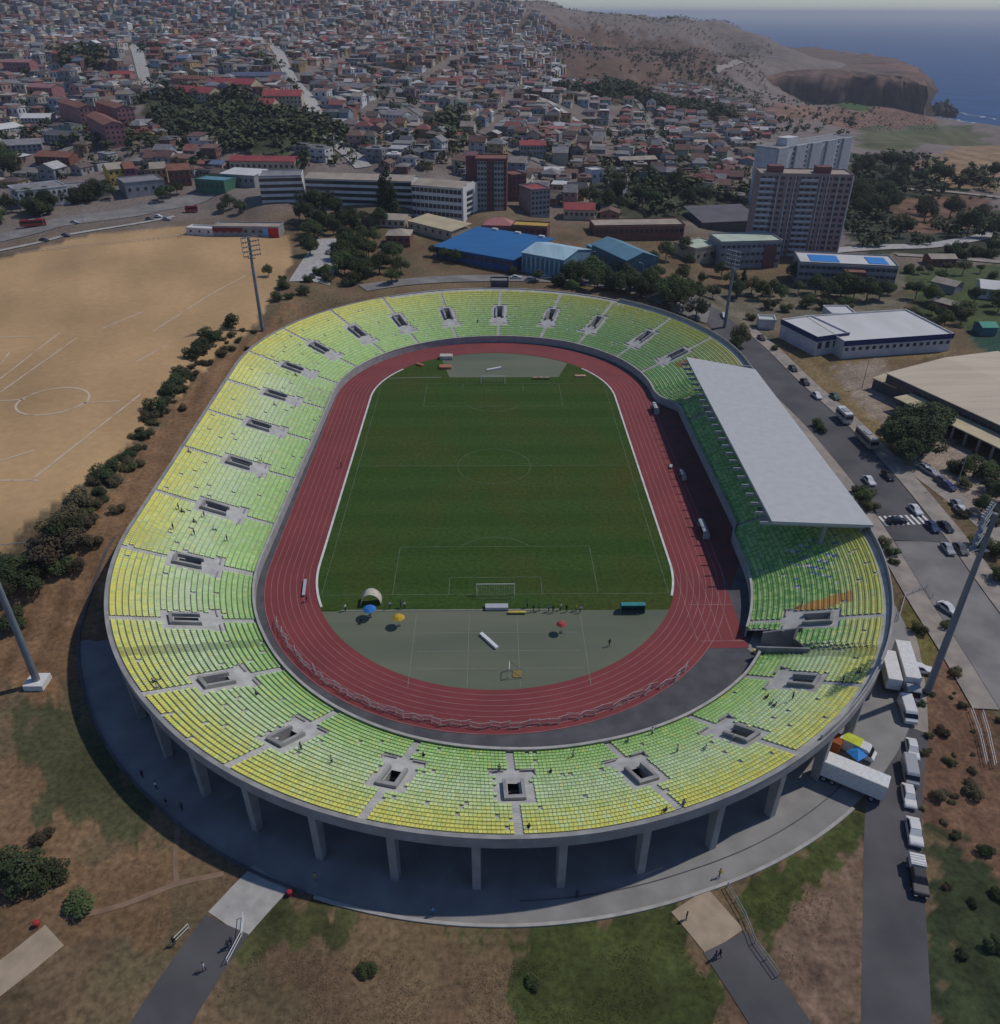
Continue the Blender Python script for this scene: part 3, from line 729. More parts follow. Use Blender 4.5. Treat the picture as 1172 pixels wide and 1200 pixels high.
# stair wells with parapet walls
for v in VOM:
    d9, d15 = rd(v, 10), rd(v, 14); z9, z15 = zrow(10)+dz, zrow(14)+dz
    x, y = loop(v, 0 if False else d9); nx, ny = nrm_at(v); an = math.atan2(ny, nx)-math.pi/2
    Ln = d15-d9
    q = MB()
    zf = zrow(7)+dz
    for s in (-1, 1):
        q.add([(s*1.0, -.4, zf-.1), (s*1.0, Ln+.2, zf-.1), (s*1.0, Ln+.2, z15+.85), (s*1.0, -.4, z9+.6), (s*1.5, -.4, zf-.1), (s*1.5, Ln+.2, zf-.1), (s*1.5, Ln+.2, z15+.85), (s*1.5, -.4, z9+.6)],
              [(0, 1, 2, 3), (7, 6, 5, 4), (3, 2, 6, 7), (0, 3, 7, 4), (1, 5, 6, 2)])
    q.box(-1.5, 1.5, Ln+.205, Ln+.75, zf-.1, z15+.9)
    vo = q.build('vomitory', CONC, ST, loc=(x, y, 0)); vo.rotation_euler = (0, 0, an)
    q = MB()
    q.box(-.99, .99, -.9, Ln+.19, zf-3.2, zf-3.0)
    for i in range(7): q.box(-.97, .97, .1+i*.42, .1+(i+1)*.42-.002, zf-3.0, zf-.1-i*.34)
    f_ = q.build('stairs', CONC_D, vo)
    zl = zrow(5)+dz
    for s in (-1, 1):
        q = MB()
        q.box(s*2.3-1.05, s*2.3+1.05, -3.35, -3.12, zl, zl+.85)
        q.box(s*3.36-.12, s*3.36+.12, -3.35, -1.5, zl-.003, zl+.95)
        q.build('landing_wall', CONC, vo)
    # bare stair flight down to the front and up to the rim
    q = MB()
    for k in list(range(0, 6))+list(range(17, NROW)):
        for hf in (0, 1):
            ra = rd(v, k+hf*.5)-d9; rb = rd(v, k+hf*.5+.5)-d9
            q.box(-.62, .62, ra, rb-.004, zrow(k)+dz-.3, zrow(k)+dz+.02+hf*dz*.5+.012)
    q.build('aisle_steps', CONC, vo)
# athletes' gate: side walls and lintel
q = MB()
for u in GATE:
    a, b = loop(u, din(uth(57))-1), loop(u, rd(u, 10)); nx, ny = nrm_at(u); t = Vector((-ny, nx))*.18
    zt = zrow(9)+1.6
    q.add([(a[0]-t.x, a[1]-t.y, 0), (b[0]-t.x, b[1]-t.y, 0), (b[0]-t.x, b[1]-t.y, zt), (a[0]-t.x, a[1]-t.y, 2.6), (a[0]+t.x, a[1]+t.y, 0), (b[0]+t.x, b[1]+t.y, 0), (b[0]+t.x, b[1]+t.y, zt), (a[0]+t.x, a[1]+t.y, 2.6)],
          [(0, 1, 2, 3), (7, 6, 5, 4), (3, 2, 6, 7), (0, 3, 7, 4), (1, 5, 6, 2)])
q.build('gate_wall', CONC, ST)
um = sum(GATE)/2; wall_ring('gate_lintel', lambda u: rd(u, 9)-.1, .4, 3.0, zrow(9)+1.2, CONC_D, GATE[0], GATE[1], 6, ST)
# roof over the main side
RX0, RX1, RY0, RY1 = 53.4, 73.4, -47.6, 39.5
RZ0, RZ1 = 13.6, 12.6
ROOFM = mat('roof_sheet', (.47,.475,.47), .7, (.43,.435,.43), .6, detail=12)
q = MB(); th = .55; nx_ = 1
vs = [(RX0, RY0, RZ0), (RX1, RY0, RZ1), (RX1-.4, 32.5, RZ1), (RX0+1.6, RY1, RZ0)]
q.add([(a, b, c) for a, b, c in vs]+[(a, b, c-th) for a, b, c in vs], [(0, 1, 2, 3), (7, 6, 5, 4), (0, 4, 5, 1), (1, 5, 6, 2), (2, 6, 7, 3), (3, 7, 4, 0)])
roof = q.build('roof', ROOFM, ST)
bme = MB(); bme.box(-2.0, 19.0, -.10, .10, -1.3, -.62); bme = bme.mesh('roof_beam', mat('beam_paint', (.40,.41,.42), .6))
for i in range(24):
    y = RY0+.8+(RY1-RY0-4)*i/23
    b_ = link('roof_beam', bme, roof, (RX0+1.6*(i/23), y, RZ0)); b_.rotation_euler = (0, math.atan2(RZ0-RZ1, RX1-RX0), 0)
    b_.scale = (1-.06*i/23, 1, 1)
cm = MB(); cm.box(-.3, .3, -.3, .3, 0, 1); cm = cm.mesh('roof_column', RIMC)
for i in range(10):
    y = RY0+1.2+(RY1-RY0-11)*i/9
    link('roof_column', cm, ST, (71.6, y, zrow(22)), 0, (1, 1, RZ1-.75-zrow(22)))
    link('roof_column', cm, ST, (64.5, y, zrow(14)), 0, (1, 1, RZ1+.2-zrow(14)))
# press boxes and glass fronts at the back of the main side
for i in range(6):
    q = MB(); q.box(66.6, 70.6, -30+i*9, -22+i*9, zrow(17)+dz, zrow(17)+dz+2.3); q.build('press_box', mat('press_box_grey', (.3,.31,.33), .6), ST)
LAND['main stand roof'] = (905, 520); LAND['far stand bend'] = (585, 372); LAND['stand gap'] = (905, 755)
LAND['front stairwell'] = (602, 918)
# ------------------------------------------------------------------ trees
def leaf_mat(name, c1, c2, rnd=.3):
    m = mat(name, c1, .85, c2, .9, detail=5, rnd=rnd, spec=.15)
    return m
LEAF = [leaf_mat('foliage_dark', (.060,.078,.034), (.036,.050,.022)), leaf_mat('foliage_mid', (.088,.115,.042), (.052,.074,.028)),
        leaf_mat('foliage_olive', (.11,.11,.045), (.065,.07,.03)), leaf_mat('foliage_scrub', (.12,.095,.055), (.07,.062,.035))]
BARK = mat('bark', (.10,.075,.055), .95, (.06,.045,.035), 2)
def crown_mesh(seed, n, shape, leaf, m, name='crown'):
    """leaf sprays spread over the volume of several uneven clumps; unit tree: height 1"""
    r = np.random.RandomState(seed)
    if shape == 'round':
        cl = [(0, 0, .66, .30)]+[(.30*math.cos(a), .30*math.sin(a), r.uniform(.45, .72), r.uniform(.15, .24)) for a in r.uniform(0, 6.28, 8)]+[(r.uniform(-.12, .12), r.uniform(-.12, .12), .84, .16)]
    elif shape == 'wide':
        cl = [(.36*math.cos(a)*q, .36*math.sin(a)*q, r.uniform(.55, .8), r.uniform(.14, .22)) for a, q in zip(r.uniform(0, 6.28, 12), r.uniform(.2, 1.25, 12))]
    elif shape == 'cone':
        cl = [(r.normal(0, .05), r.normal(0, .05), z, .20*(1.06-z)+.03) for z in np.linspace(.18, .96, 10)]
    else:
        cl = [(.42*math.cos(a)*q, .42*math.sin(a)*q, r.uniform(.2, .62), r.uniform(.18, .32)) for a, q in zip(r.uniform(0, 6.28, 9), r.uniform(.1, 1.1, 9))]
    wts = np.array([c[3]**2 for c in cl]); wts /= wts.sum()
    k = r.choice(len(cl), n, p=wts)
    C = np.array(cl)[k]
    d = r.normal(size=(n, 3)); d /= np.linalg.norm(d, axis=1)[:, None]
    rad = C[:, 3]*r.uniform(.55, 1.05, n)**.6
    P = C[:, :3]+d*rad[:, None]*np.array([1, 1, .85])
    nrm = d*.7+np.array([0, 0, .75])+r.normal(0, .4, (n, 3)); nrm /= np.linalg.norm(nrm, axis=1)[:, None]
    a = np.cross(nrm, r.normal(size=(n, 3))); a /= np.linalg.norm(a, axis=1)[:, None]; b = np.cross(nrm, a)
    s = leaf*r.uniform(.6, 1.4, n)[:, None]
    V = np.stack([P-a*s-b*s*.5, P+a*s-b*s*.7, P+a*s*.8+b*s*.6, P-a*s*.9+b*s*.8], 1).reshape(-1, 3)
    V[:, 2] = np.maximum(V[:, 2], .02)
    o = np_mesh(name, V, np.arange(4*n).reshape(n, 4), m); me = o.data; bpy.data.objects.remove(o); return me
def trunk_mesh(seed, h, r0):
    rr = random.Random(seed); q = MB()
    q.tube((0, 0, -.05), (0, 0, h*.6), r0, r0*.75, 6); q.tube((0, 0, h*.58), (rr.uniform(-.05, .05), rr.uniform(-.05, .05), h*1.3), r0*.74, r0*.4, 6)
    for i in range(4):
        a = i*1.6+rr.uniform(0, .6); q.tube((0, 0, h*(.55+.1*i)), (.22*math.cos(a), .22*math.sin(a), h*(1.0+.15*i)), r0*.5, r0*.2, 5)
    return q.mesh('trunk', BARK)
KINDS = {}
for i, (shape, h, r0, lf, n) in enumerate((('round', .42, .028, .019, 3200), ('wide', .5, .028, .018, 3200), ('cone', .3, .024, .017, 2600), ('round', .4, .028, .021, 2800), ('shrub', .15, .03, .028, 2000))):
    KINDS[i] = [(crown_mesh(20+i*7+j, n, shape, lf, LEAF[0]), trunk_mesh(i+j, h, r0)) for j in range(2)]
TREES = []
def tree(px, py, h, kind=0, leaf=0, wd=1., group='trees around the stadium', p=None, only=None):
    p = at(px, py) if p is None else p
    if 'SPOTS' in globals():
        pass
    cm_, tm_ = RD.choice(KINDS[kind])
    shr = kind == 4
    o = empty('shrub' if shr else 'tree', (p[0], p[1], h1(p[0], p[1])-.1), RD.uniform(0, 6.28)); o.scale = (h*wd, h*wd, h)
    c = link('crown' if not shr else 'foliage', cm_, o); setmat(c, 0, LEAF[leaf])
    link('trunk' if not shr else 'stem', tm_, o)
    look = {0: 'dark', 1: 'green', 2: 'olive green', 3: 'dry brownish'}[leaf]+' '+{0: 'round', 1: 'wide', 2: 'conical', 3: 'round', 4: 'bushy'}[kind]
    px, py = pr(p[0], p[1], h1(p[0], p[1])+h*.5)
    later(o, look, 'shrub' if shr else 'tree', 'shrub' if shr else 'tree', group, px, py, only)
    TREES.append(o); return o
# bank between the sand field and the stand
for px, py, h, k, lf in [(272,383,5,4,0),(246,402,6,4,0),(255,396,4,4,1),(235,412,6,4,0),(228,420,4.5,4,0),(207,452,5,4,0),(200,462,5.5,4,0),(214,446,4,4,0),(185,484,5,4,0),(178,492,4,4,3),(195,474,3.5,4,0),
                         (120,562,5,4,0),(132,552,3.6,4,0),(112,566,3.5,4,3),(95,590,5.5,4,3),(80,612,5.5,4,3),(72,632,6,4,0),(98,618,4,4,3),(88,640,5,4,3),(62,655,6,4,3),(75,668,4.5,4,1),(92,668,3,4,3),(110,640,3,4,3),(55,640,4,4,3),
                         (20,680,6.5,0,0),(36,690,5,4,0),(8,700,6,0,0),(45,672,4.6,4,0),(2,665,5,4,0),(15,735,5,4,0),(140,600,3,4,3),(165,545,2.5,4,3),(215,480,2.5,4,3),(262,418,2.5,4,3),(290,410,2,4,3),
                         (374,322,5,4,0),(362,330,4.5,4,0),(384,330,5,4,0),(400,322,6,0,0),(356,345,4,4,0),(340,350,3.5,4,0),(325,352,4,4,0),(332,338,5,4,0),(315,324,5,0,1),(332,328,3,4,0),(410,335,5,4,0),(424,326,5,4,1)]:
    tree(px, py, h, k, lf, 1.1 if k == 4 else 1.0, 'shrubs along the sand field bank')
for px, py, h, k, lf in [(30,1030,4.6,4,0),(62,1030,3.2,4,0),(2,1018,2.5,4,1),(95,1062,3,4,1),(430,1138,1.8,4,1),(625,1152,1.5,4,1),(50,985,2,4,3)]:
    tree(px, py, h, k, lf, 1.35, 'shrubs on the grass below the stadium')
BL = [(292,384),(262,408),(232,424),(205,458),(182,490),(160,520),(138,550),(118,575),(98,605),(78,640),(58,672)]
for i in range(84):
    t_ = RD.uniform(0, len(BL)-1.01); k_ = int(t_); f_ = t_-k_
    px = BL[k_][0]*(1-f_)+BL[k_+1][0]*f_+RD.uniform(-8, 14); py = BL[k_][1]*(1-f_)+BL[k_+1][1]*f_+RD.uniform(-6, 8)
    tree(px, py, RD.uniform(1.0, 2.8), 4, RD.choice((0, 3, 3, 2)), 1.3, 'shrubs along the sand field bank')
# wood beside the far bend
for i in range(95):
    px = RD.uniform(358, 478); py = RD.uniform(258, 334)
    if px > 440 and 268 < py < 296: continue
    if abs(px-(392-(py-280)*.6)) < 17 and py > 278: continue
    tree(px, py, RD.uniform(5, 9.5), RD.choice((0, 0, 1, 3)), RD.choice((0, 0, 1)), 1.0, 'trees beside the far bend')
for px, py, h in [(368,262,17),(380,258,15),(360,268,13),(395,262,13),(375,275,12),(352,262,9)]: tree(px, py, h, 1, 0, .75, 'trees in front of the school')
for px, py, h in [(452,252,24),(462,254,18)]: tree(px, py, h, 2, 0, .8, 'trees in front of the school')
for px, py, h, k in [(520,305,6,0),(535,308,6,0),(548,306,5,4),(508,300,5,0),(600,322,4,4),(630,330,5,0),(668,330,9,0),(680,335,10,0),(692,330,11,0),(700,340,9,0),(712,338,8,0),(725,345,9,0),(738,342,9,0),(750,348,8,0),(760,340,9,0),
                     (670,345,6,0),(655,335,6,4),(775,352,9,0),(790,350,10,0),(800,362,9,0),(785,365,7,0),(810,352,7,1),(815,375,9,0),(770,330,7,0),(800,330,7,0),(822,335,6,1),(765,312,7,0),(780,305,9,0),(800,300,9,1),(808,312,6,0)]:
    tree(px, py, h, k, RD.choice((0, 0, 1)), 1.0, 'trees beyond the far bend')
for px, py, h, k, lf in [(868,405,8,0,2),(862,412,6,0,0),(880,345,8,0,2),(892,350,8,0,1),(905,345,7,0,2),(915,352,7,0,1),(935,345,6,0,1),(870,335,8,2,0),(862,350,8,0,0),(855,335,7,0,0),(930,330,9,0,0),(955,345,9,0,0),(970,352,9,0,0),(985,348,11,0,0),(1000,350,10,0,0),(1015,352,10,0,0),(1030,352,9,0,0),
                         (945,360,6,4,1),(965,362,5,4,1),(990,362,6,4,1),(1040,345,6,0,1),(900,362,5,4,2),(880,375,4,4,2),(920,365,5,4,1),(835,350,6,0,0),(845,325,7,0,0),(860,312,9,2,0),(838,308,9,0,0),(908,410,3,4,1)]:
    tree(px, py, h, k, lf, 1.0, 'trees around the white warehouse')
for i in range(34):
    px = RD.uniform(1062, 1172); py = RD.uniform(318, 392)
    if 1125 < px and 330 < py < 350: continue
    if px > 1130 and py > 378: continue
    tree(px, py, RD.uniform(4, 8), RD.choice((0, 0, 4, 1)), RD.choice((1, 1, 0, 2)), 1.0, 'trees on the green plots')
for px, py, h, k, lf in [(1070,520,13,0,0),(1055,530,11,0,0),(1080,535,11,0,0),(1064,545,8,0,0),(1090,505,9,0,0),(1105,500,7,4,0),(1048,508,7,4,0),(1012,588,4,4,1),(1006,578,3.5,4,1),(1018,598,3,4,2),(958,500,3,4,1),(962,506,2.5,4,1),(1043,650,2.5,4,1),(1036,640,2.5,4,2),(1047,660,2,4,1),
                         (1120,552,5,4,0),(1140,558,6,0,1),(1156,560,5,4,1),(1128,570,3,4,2),(1165,575,5,4,0),(1172,590,6,0,0),(1150,600,5,0,0),(1160,612,4,4,0),(1130,605,3,4,3),(1148,640,4,4,1),(1165,650,4,4,1),(1172,680,4,4,1),
                         (1110,735,2.4,4,2),(1075,740,2.4,4,2),(1120,790,2.2,4,3),(1105,860,2,4,3),(1140,930,2.6,4,3),(1120,980,1.2,4,0),(1155,1000,2,4,0),(1170,1050,2,4,0),(1140,1060,1.3,4,0),(1165,1110,2,4,0),(1110,1040,1,4,3),(1128,1120,1.3,4,0),(1100,935,2,4,3)]:
    tree(px, py, h, k, lf, 1.15, 'trees and shrubs by the avenue')
for i in range(40):
    px = RD.uniform(1078, 1172); py = RD.uniform(810, 1010)
    if px > 1092+ (1010-py)*.5: continue
    tree(px, py, RD.uniform(.5, 1.3), 4, RD.choice((3, 3, 2, 0)), 1.2, 'low shrubs on the dry slope')
for i in range(26):
    px = RD.uniform(-20, 135); py = 262-px*.2+RD.uniform(-16, 0)
    tree(px, py, RD.uniform(6, 11), RD.choice((0, 1, 4)), RD.choice((0, 0, 1)), 1.0, 'trees along the boulevard')
for px, py, h in [(190,236,8),(200,232,7),(208,228,7),(270,245,8),(282,250,7),(262,250,6),(8,200,14),(14,208,12),(0,190,13)]: tree(px, py, h, 0, RD.choice((0, 1)), 1.0, 'trees along the boulevard')
for i in range(34):
    px = RD.uniform(660, 868); py = 322+(px-660)*.14+RD.uniform(-6, 12)
    tree(px, py, RD.uniform(4, 8.5), RD.choice((0, 0, 1, 4)), RD.choice((0, 0, 1)), 1.0, 'trees beyond the far bend')
# wooded slope on the seaward side
for i in range(44):
    px = RD.choice((RD.uniform(1003, 1050), RD.uniform(1000, 1065), RD.uniform(1030, 1180))); py = RD.uniform(195, 262) if px < 1045 else RD.choice((RD.uniform(252, 284), RD.uniform(205, 226)))
    tree(px, py, RD.uniform(9, 16), RD.choice((0, 0, 1)), 0, 1.0, 'trees on the wooded slope')
for i in range(22):
    px = RD.uniform(690, 850); py = RD.uniform(205, 252)
    tree(px, py, RD.uniform(7, 13), RD.choice((0, 0, 1)), 0, 1.0, 'trees in the middle of town')
for i in range(14):
    px = RD.uniform(1110, 1175); py = RD.uniform(292, 304)
    tree(px, py, RD.uniform(4, 7), 4, 0, 1.0, 'trees on the wooded slope')
# ------------------------------------------------------------------ buildings
WIN = {}
def bld(name, label, cat, FL, FR, dep, h, wall, roofm, roof='flat', rows=0, cols=0, side_cols=0, win=(1.3, 1.5), pitch=2.5, winm=None, lm=None, over=.35, parts=(), fl0=1.0, group=None, strips=None, right=False):
    """box building whose front eave runs between two sight lines FL, FR (left to right as seen from the stadium), h metres tall"""
    a = at(*FL, up=h); b = at(*FR, up=h)
    zb = min(h1(a[0], a[1]), h1(b[0], b[1])); zt = (a[2]+b[2])/2
    dx, dy = b[0]-a[0], b[1]-a[1]; wd = math.hypot(dx, dy); rz = math.atan2(dy, dx)
    base = zt-h
    o = empty(name, (a[0], a[1], base), rz); tag(o, label, cat, group)
    low = min(zb, h1(a[0]-dep*math.sin(rz), a[1]+dep*math.cos(rz)), h1(b[0]-dep*math.sin(rz), b[1]+dep*math.cos(rz)))-base-1.5
    q = MB(); q.box(0, wd, 0, dep, min(low, -1), h)
    if roof == 'gable':
        q.add([(0, 0, h+.002), (0, dep, h+.002), (0, dep/2, h+pitch-.05)], [(0, 2, 1)]); q.add([(wd, 0, h+.002), (wd, dep, h+.002), (wd, dep/2, h+pitch-.05)], [(0, 1, 2)])
    q.build('wall', wall, o)
    q = MB(); e = over
    if roof == 'flat':
        q.box(-.15, wd+.15, -.15, dep+.15, h+.003, h+.25)
        q.build('roof', roofm, o)
        q = MB()
        for x0, x1, y0, y1 in ((-.2, wd+.2, -.2, .1), (-.2, wd+.2, dep-.1, dep+.2), (-.2, .1, .1, dep-.1), (wd-.1, wd+.2, .1, dep-.1)): q.box(x0, x1, y0, y1, h+.253, h+.75)
        q.build('parapet', wall, o)
    elif roof == 'gable':
        for s in (0, 1):
            ys = (-e, dep/2) if s == 0 else (dep+e, dep/2); sl = pitch/(dep/2)
            P = [(-e, ys[0], h-e*sl+.02), (wd+e, ys[0], h-e*sl+.02), (wd+e, ys[1], h+pitch+.02), (-e, ys[1], h+pitch+.02)]
            P2_ = [(x, y, z+.22) for x, y, z in P]; f = [(0, 1, 2, 3), (7, 6, 5, 4), (0, 4, 5, 1), (1, 5, 6, 2), (3, 2, 6, 7), (0, 3, 7, 4)]
            q.add(P+P2_, f if s else [t[::-1] for t in f])
        q.build('roof', roofm, o)
    elif roof == 'shed':
        P = [(-e, -e, h+.01), (wd+e, -e, h+.01), (wd+e, dep+e, h+pitch), (-e, dep+e, h+pitch)]; P2_ = [(x, y, z+.3) for x, y, z in P]
        q.add(P+P2_, [(3, 2, 1, 0), (4, 5, 6, 7), (0, 1, 5, 4), (1, 2, 6, 5), (2, 3, 7, 6), (3, 0, 4, 7)]); q.build('roof', roofm, o)
    elif roof == 'hip':
        ii = min(dep/2, wd/2)*.95
        P = [(-e, -e, h), (wd+e, -e, h), (wd+e, dep+e, h), (-e, dep+e, h), (ii, dep/2, h+pitch), (wd-ii, dep/2, h+pitch)]
        q.add(P, [(0, 1, 5, 4), (1, 2, 5), (2, 3, 4, 5), (3, 0, 4), (3, 2, 1, 0)]); q.build('roof', roofm, o)
    if rows:
        key = win
        if key not in WIN:
            w_ = MB(); w_.box(-win[0]/2, win[0]/2, -.06, .02, -win[1]/2, win[1]/2); WIN[key] = w_.mesh('window', GLASS)
        sx = wd/cols; sz = (h-fl0)/rows; cnt = 0
        rest = MB()
        for r_ in range(rows-1, -1, -1):
            for c in range(cols):
                x = (c+.5)*sx; z = fl0+(r_+.5)*sz
                if strips and strips(c/cols): continue
                if cnt < 92: w_ = link('window', WIN[key], o, (x, 0, z)); cnt += 1
                else: rest.box(x-win[0]/2, x+win[0]/2, -.06, .02, z-win[1]/2, z+win[1]/2)
            for c in range(side_cols):
                y = (c+.5)*dep/side_cols; z = fl0+(r_+.5)*sz
                if right: x0, rr_ = wd, math.pi/2
                else: x0, rr_ = 0, -math.pi/2
                if cnt < 98: w_ = link('window', WIN[key], o, (x0, y, z), rr_); cnt += 1
                else: rest.box(x0-.06, x0+.06, y-win[0]/2, y+win[0]/2, z-win[1]/2, z+win[1]/2)
        if rest.v: tag(rest.build('window', GLASS, o), kind='stuff')
        if winm:
            for ch in o.children:
                if ch.name.startswith('window') and ch.data in WIN.values(): setmat(ch, 0, winm)
    o['dims'] = (wd, dep, h)
    if lm: LAND[lm] = ((FL[0]+FR[0])/2, (FL[1]+FR[1])/2+h*pscale(*a)*.4)
    return o, wd
W_WHITE = mat('wall_white', (.64,.63,.62), .85, (.52,.51,.50), .3); W_GREY = mat('wall_grey', (.30,.30,.31), .85, (.23,.23,.24), .3)
W_CREAM = mat('wall_cream', (.50,.42,.30), .85, (.4,.33,.24), .3); W_PINK = mat('wall_pink', (.36,.17,.17), .85, (.29,.135,.14), .3); W_BRICK = mat('wall_brick', (.24,.105,.075), .85, (.18,.08,.06), .4)
W_MAROON = mat('wall_maroon', (.19,.075,.08), .85, (.14,.06,.065), .3); W_DARK = mat('wall_dark', (.10,.10,.11), .85, (.07,.07,.08), .3)
R_TAN = mat('roof_tan', (.40,.34,.27), .85, (.30,.25,.2), .2); R_CREAM = mat('roof_cream', (.55,.47,.30), .8, (.44,.37,.24), .2); R_RED = mat('roof_red', (.34,.07,.07), .8, (.24,.055,.06), .25); R_RUST = mat('roof_rust', (.26,.11,.075), .85, (.17,.08,.06), .4)
R_GREY = mat('roof_grey', (.26,.25,.25), .8, (.18,.175,.18), .3); R_SLATE = mat('roof_slate', (.13,.125,.135), .85, (.10,.095,.105), .12); R_WHITE = mat('roof_white', (.60,.59,.57), .7, (.52,.51,.49), .15, stretch=(1, .3, 1))
R_BLUE = mat('roof_blue', (.028,.155,.36), .6, (.024,.125,.30), .2, stretch=(.3, 1.5, 1)); W_BLUE = mat('wall_blue', (.04,.10,.25), .7, (.03,.08,.2), .4)
R_LBLUE = mat('roof_light_blue', (.40,.55,.60), .6, (.30,.44,.50), .15, stretch=(2, .3, 1)); W_LBLUE = mat('wall_light_blue', (.16,.28,.36), .8, (.12,.21,.28), .6); R_TEAL = mat('roof_teal', (.13,.27,.34), .7, (.10,.22,.28), .3); W_TEAL = mat('wall_teal', (.09,.17,.21), .8, (.07,.13,.16), .5)
R_PALEG = mat('roof_pale_green', (.48,.55,.43), .8, (.38,.44,.36), .2); BLUE_T = mat('tarp_blue', (.03,.24,.62), .6, (.03,.19,.5), .5); NAVY = mat('trim_navy', (.03,.04,.15), .6)
SLATW = mat('window_slate', (.075,.082,.095), .3, (.05,.055,.065), .4)
o, wd = bld('school_building', 'small white school block at the low end of the school row, beside the boulevard', 'school', (303,207), (353,207), 15, 12.5, W_WHITE, R_GREY, rows=4, cols=9, win=(2.6, 1.5), lm='small school block')
o, wd = bld('school_building', 'long pale grey school building with four rows of dark windows, behind tall trees', 'school', (357,208), (482,214), 15, 12.5, W_WHITE, R_TAN, 'gable', 4, 26, win=(2.2, 1.6), pitch=1.6, lm='long pale school')
o, wd = bld('school_building', 'white school building with open stair bays in its white end wall', 'school', (482,214), (541,224), 18, 15, W_WHITE, R_TAN, 'gable', 4, 12, win=(1.9, 1.9), pitch=1.6, lm='white school end wall')
q = MB(); q.box(wd+.003, wd+.5, .5, 4.5, -1, 15.6); q.box(wd+.003, wd+.5, 13, 17.5, -1, 15.6); q.box(wd+.003, wd+.5, 4.5, 13, 13.2, 16.4); q.build('stair_frame', WHITE, o)
for k in range(5): q = MB(); q.box(wd+.003, wd+.2, 5.2, 12.3, 1+k*2.5, 2.3+k*2.5); q.build('stair_bay', GLASS, o)
# towers
o, wd = bld('apartment_tower', 'red brown apartment tower with pale window bays, behind the white school', 'tower', (557,187), (594,188), 15, 23, W_MAROON, R_RUST, rows=9, cols=8, win=(1.1, 1.2), lm='red brown tower')
for x in (.06, .6):
    q = MB(); q.box(wd*x, wd*(x+.30), -.9, -.02, -1, 22.4); bay = q.build('bay', W_GREY, o)
    for k in range(9):
        for j in range(3): link('window', WIN[(1.1, 1.2)], bay, (wd*(x+.05+.1*j), -.92, 2.2+k*2.45))
q = MB(); q.box(wd*-.32, -.004, 3, 15, -1, 24.5); q.build('wing', W_MAROON, o)
o, wd = bld('apartment_block', 'low grey apartment block with red roof parapet, beside the red brown tower', 'apartments', (623,222), (645,223), 14, 13, W_GREY, R_RED, rows=5, cols=5, win=(1.3, 1.2), lm='red topped grey block')
o, wd = bld('apartment_block', 'narrow red apartment block squeezed in behind the red brown tower', 'apartments', (600,205), (617,206), 12, 13, W_MAROON, R_RUST, rows=5, cols=3, win=(1.2, 1.2))
# sports halls
o, wd = bld('sports_hall', 'big low sports hall with a wide bright blue roof', 'hall', (511,288), (601,306), 31, 4.5, W_BLUE, R_BLUE, 'shed', 1, 11, win=(2.5, 1.4), pitch=2.2, lm='blue roofed hall', over=.8)
for k in range(3): q = MB(); q.box(8+k*12, 10.6+k*12, 30, 31.3, 6.9, 7.6); q.build('roof_vent', WHITE, o)
o, wd = bld('sports_hall', 'hall with a pale blue striped roof and vertical wall ribs, beside the blue roofed hall', 'hall', (612,296), (661,305), 20, 7.5, W_LBLUE, R_LBLUE, 'gable', 1, 9, win=(.9, 4), pitch=2, winm=W_TEAL, lm='pale blue roofed hall')
for k in range(9): q = MB(); x = wd*(k+.02)/9; q.box(x, x+.35, -.3, -.02, -1, 7); q.build('rib', R_LBLUE, o)
o, wd = bld('sports_hall', 'teal sports hall with stepped roof and dark teal walls', 'hall', (694,288), (735,304), 14, 8, W_TEAL, R_TEAL, 'gable', 1, 6, win=(1.6, 2.2), pitch=2.4, lm='teal hall')
q = MB(); q.box(-6.5, -.003, 1, 13, -1, 6.2); q.build('annex', W_LBLUE, o)
q = MB(); q.box(-6.8, .2, .7, 13.3, 6.203, 6.5); q.build('annex_roof', R_TEAL, o)
# long brick house and neighbours
bld('long_house', 'long low brick building under a flat tan roof, behind the teal hall', 'building', (697,262), (802,268), 14, 5.5, W_BRICK, R_TAN, rows=1, cols=18, win=(1.6, 1.6), lm='long tan roofed building')
bld('meeting_hall', 'maroon hall with a mustard yellow roof edge', 'hall', (600,263), (641,269), 9, 5, W_MAROON, mat('roof_mustard', (.50,.34,.07), .8), rows=1, cols=6, lm='yellow topped maroon hall')
bld('dome_tent', 'pink rounded tent roof behind the blue hall', 'tent', (566,262), (600,266), 9, 2.4, W_PINK, mat('roof_pink', (.48,.20,.19), .8), 'hip', pitch=2.6, lm='pink tent')
bld('cream_hall', 'low hall with a bright cream sheet roof below the school', 'hall', (478,258), (529,273), 12, 4, W_CREAM, R_CREAM, 'shed', 1, 6, pitch=1.5, lm='cream roofed hall')
bld('cream_hall', 'low hall with brown and cream roof, in front of the long school', 'hall', (432,256), (474,259), 11, 4, W_CREAM, R_TAN, 'gable', 1, 6, pitch=1.6)
bld('brick_house', 'orange brick house among trees with a tan hipped roof', 'house', (452,276), (480,276), 11, 5, W_BRICK, R_TAN, 'hip', 1, 4, pitch=1.8, lm='orange brick house')
bld('clubhouse', 'long clubhouse with red and sky blue end panels at the sand field corner', 'clubhouse', (249,266), (326,268), 9, 4, W_GREY, R_TAN, rows=1, cols=9, win=(1.4, 1.2), lm='red ended clubhouse')
o = [x for x in bpy.data.objects if x.name.startswith('clubhouse')][0]; wd = o['dims'][0]
q = MB(); q.box(wd*.84, wd+.05, -.12, -.003, -.5, 4.2); q.build('end_panel', mat('panel_red', (.55,.03,.03), .7), o)
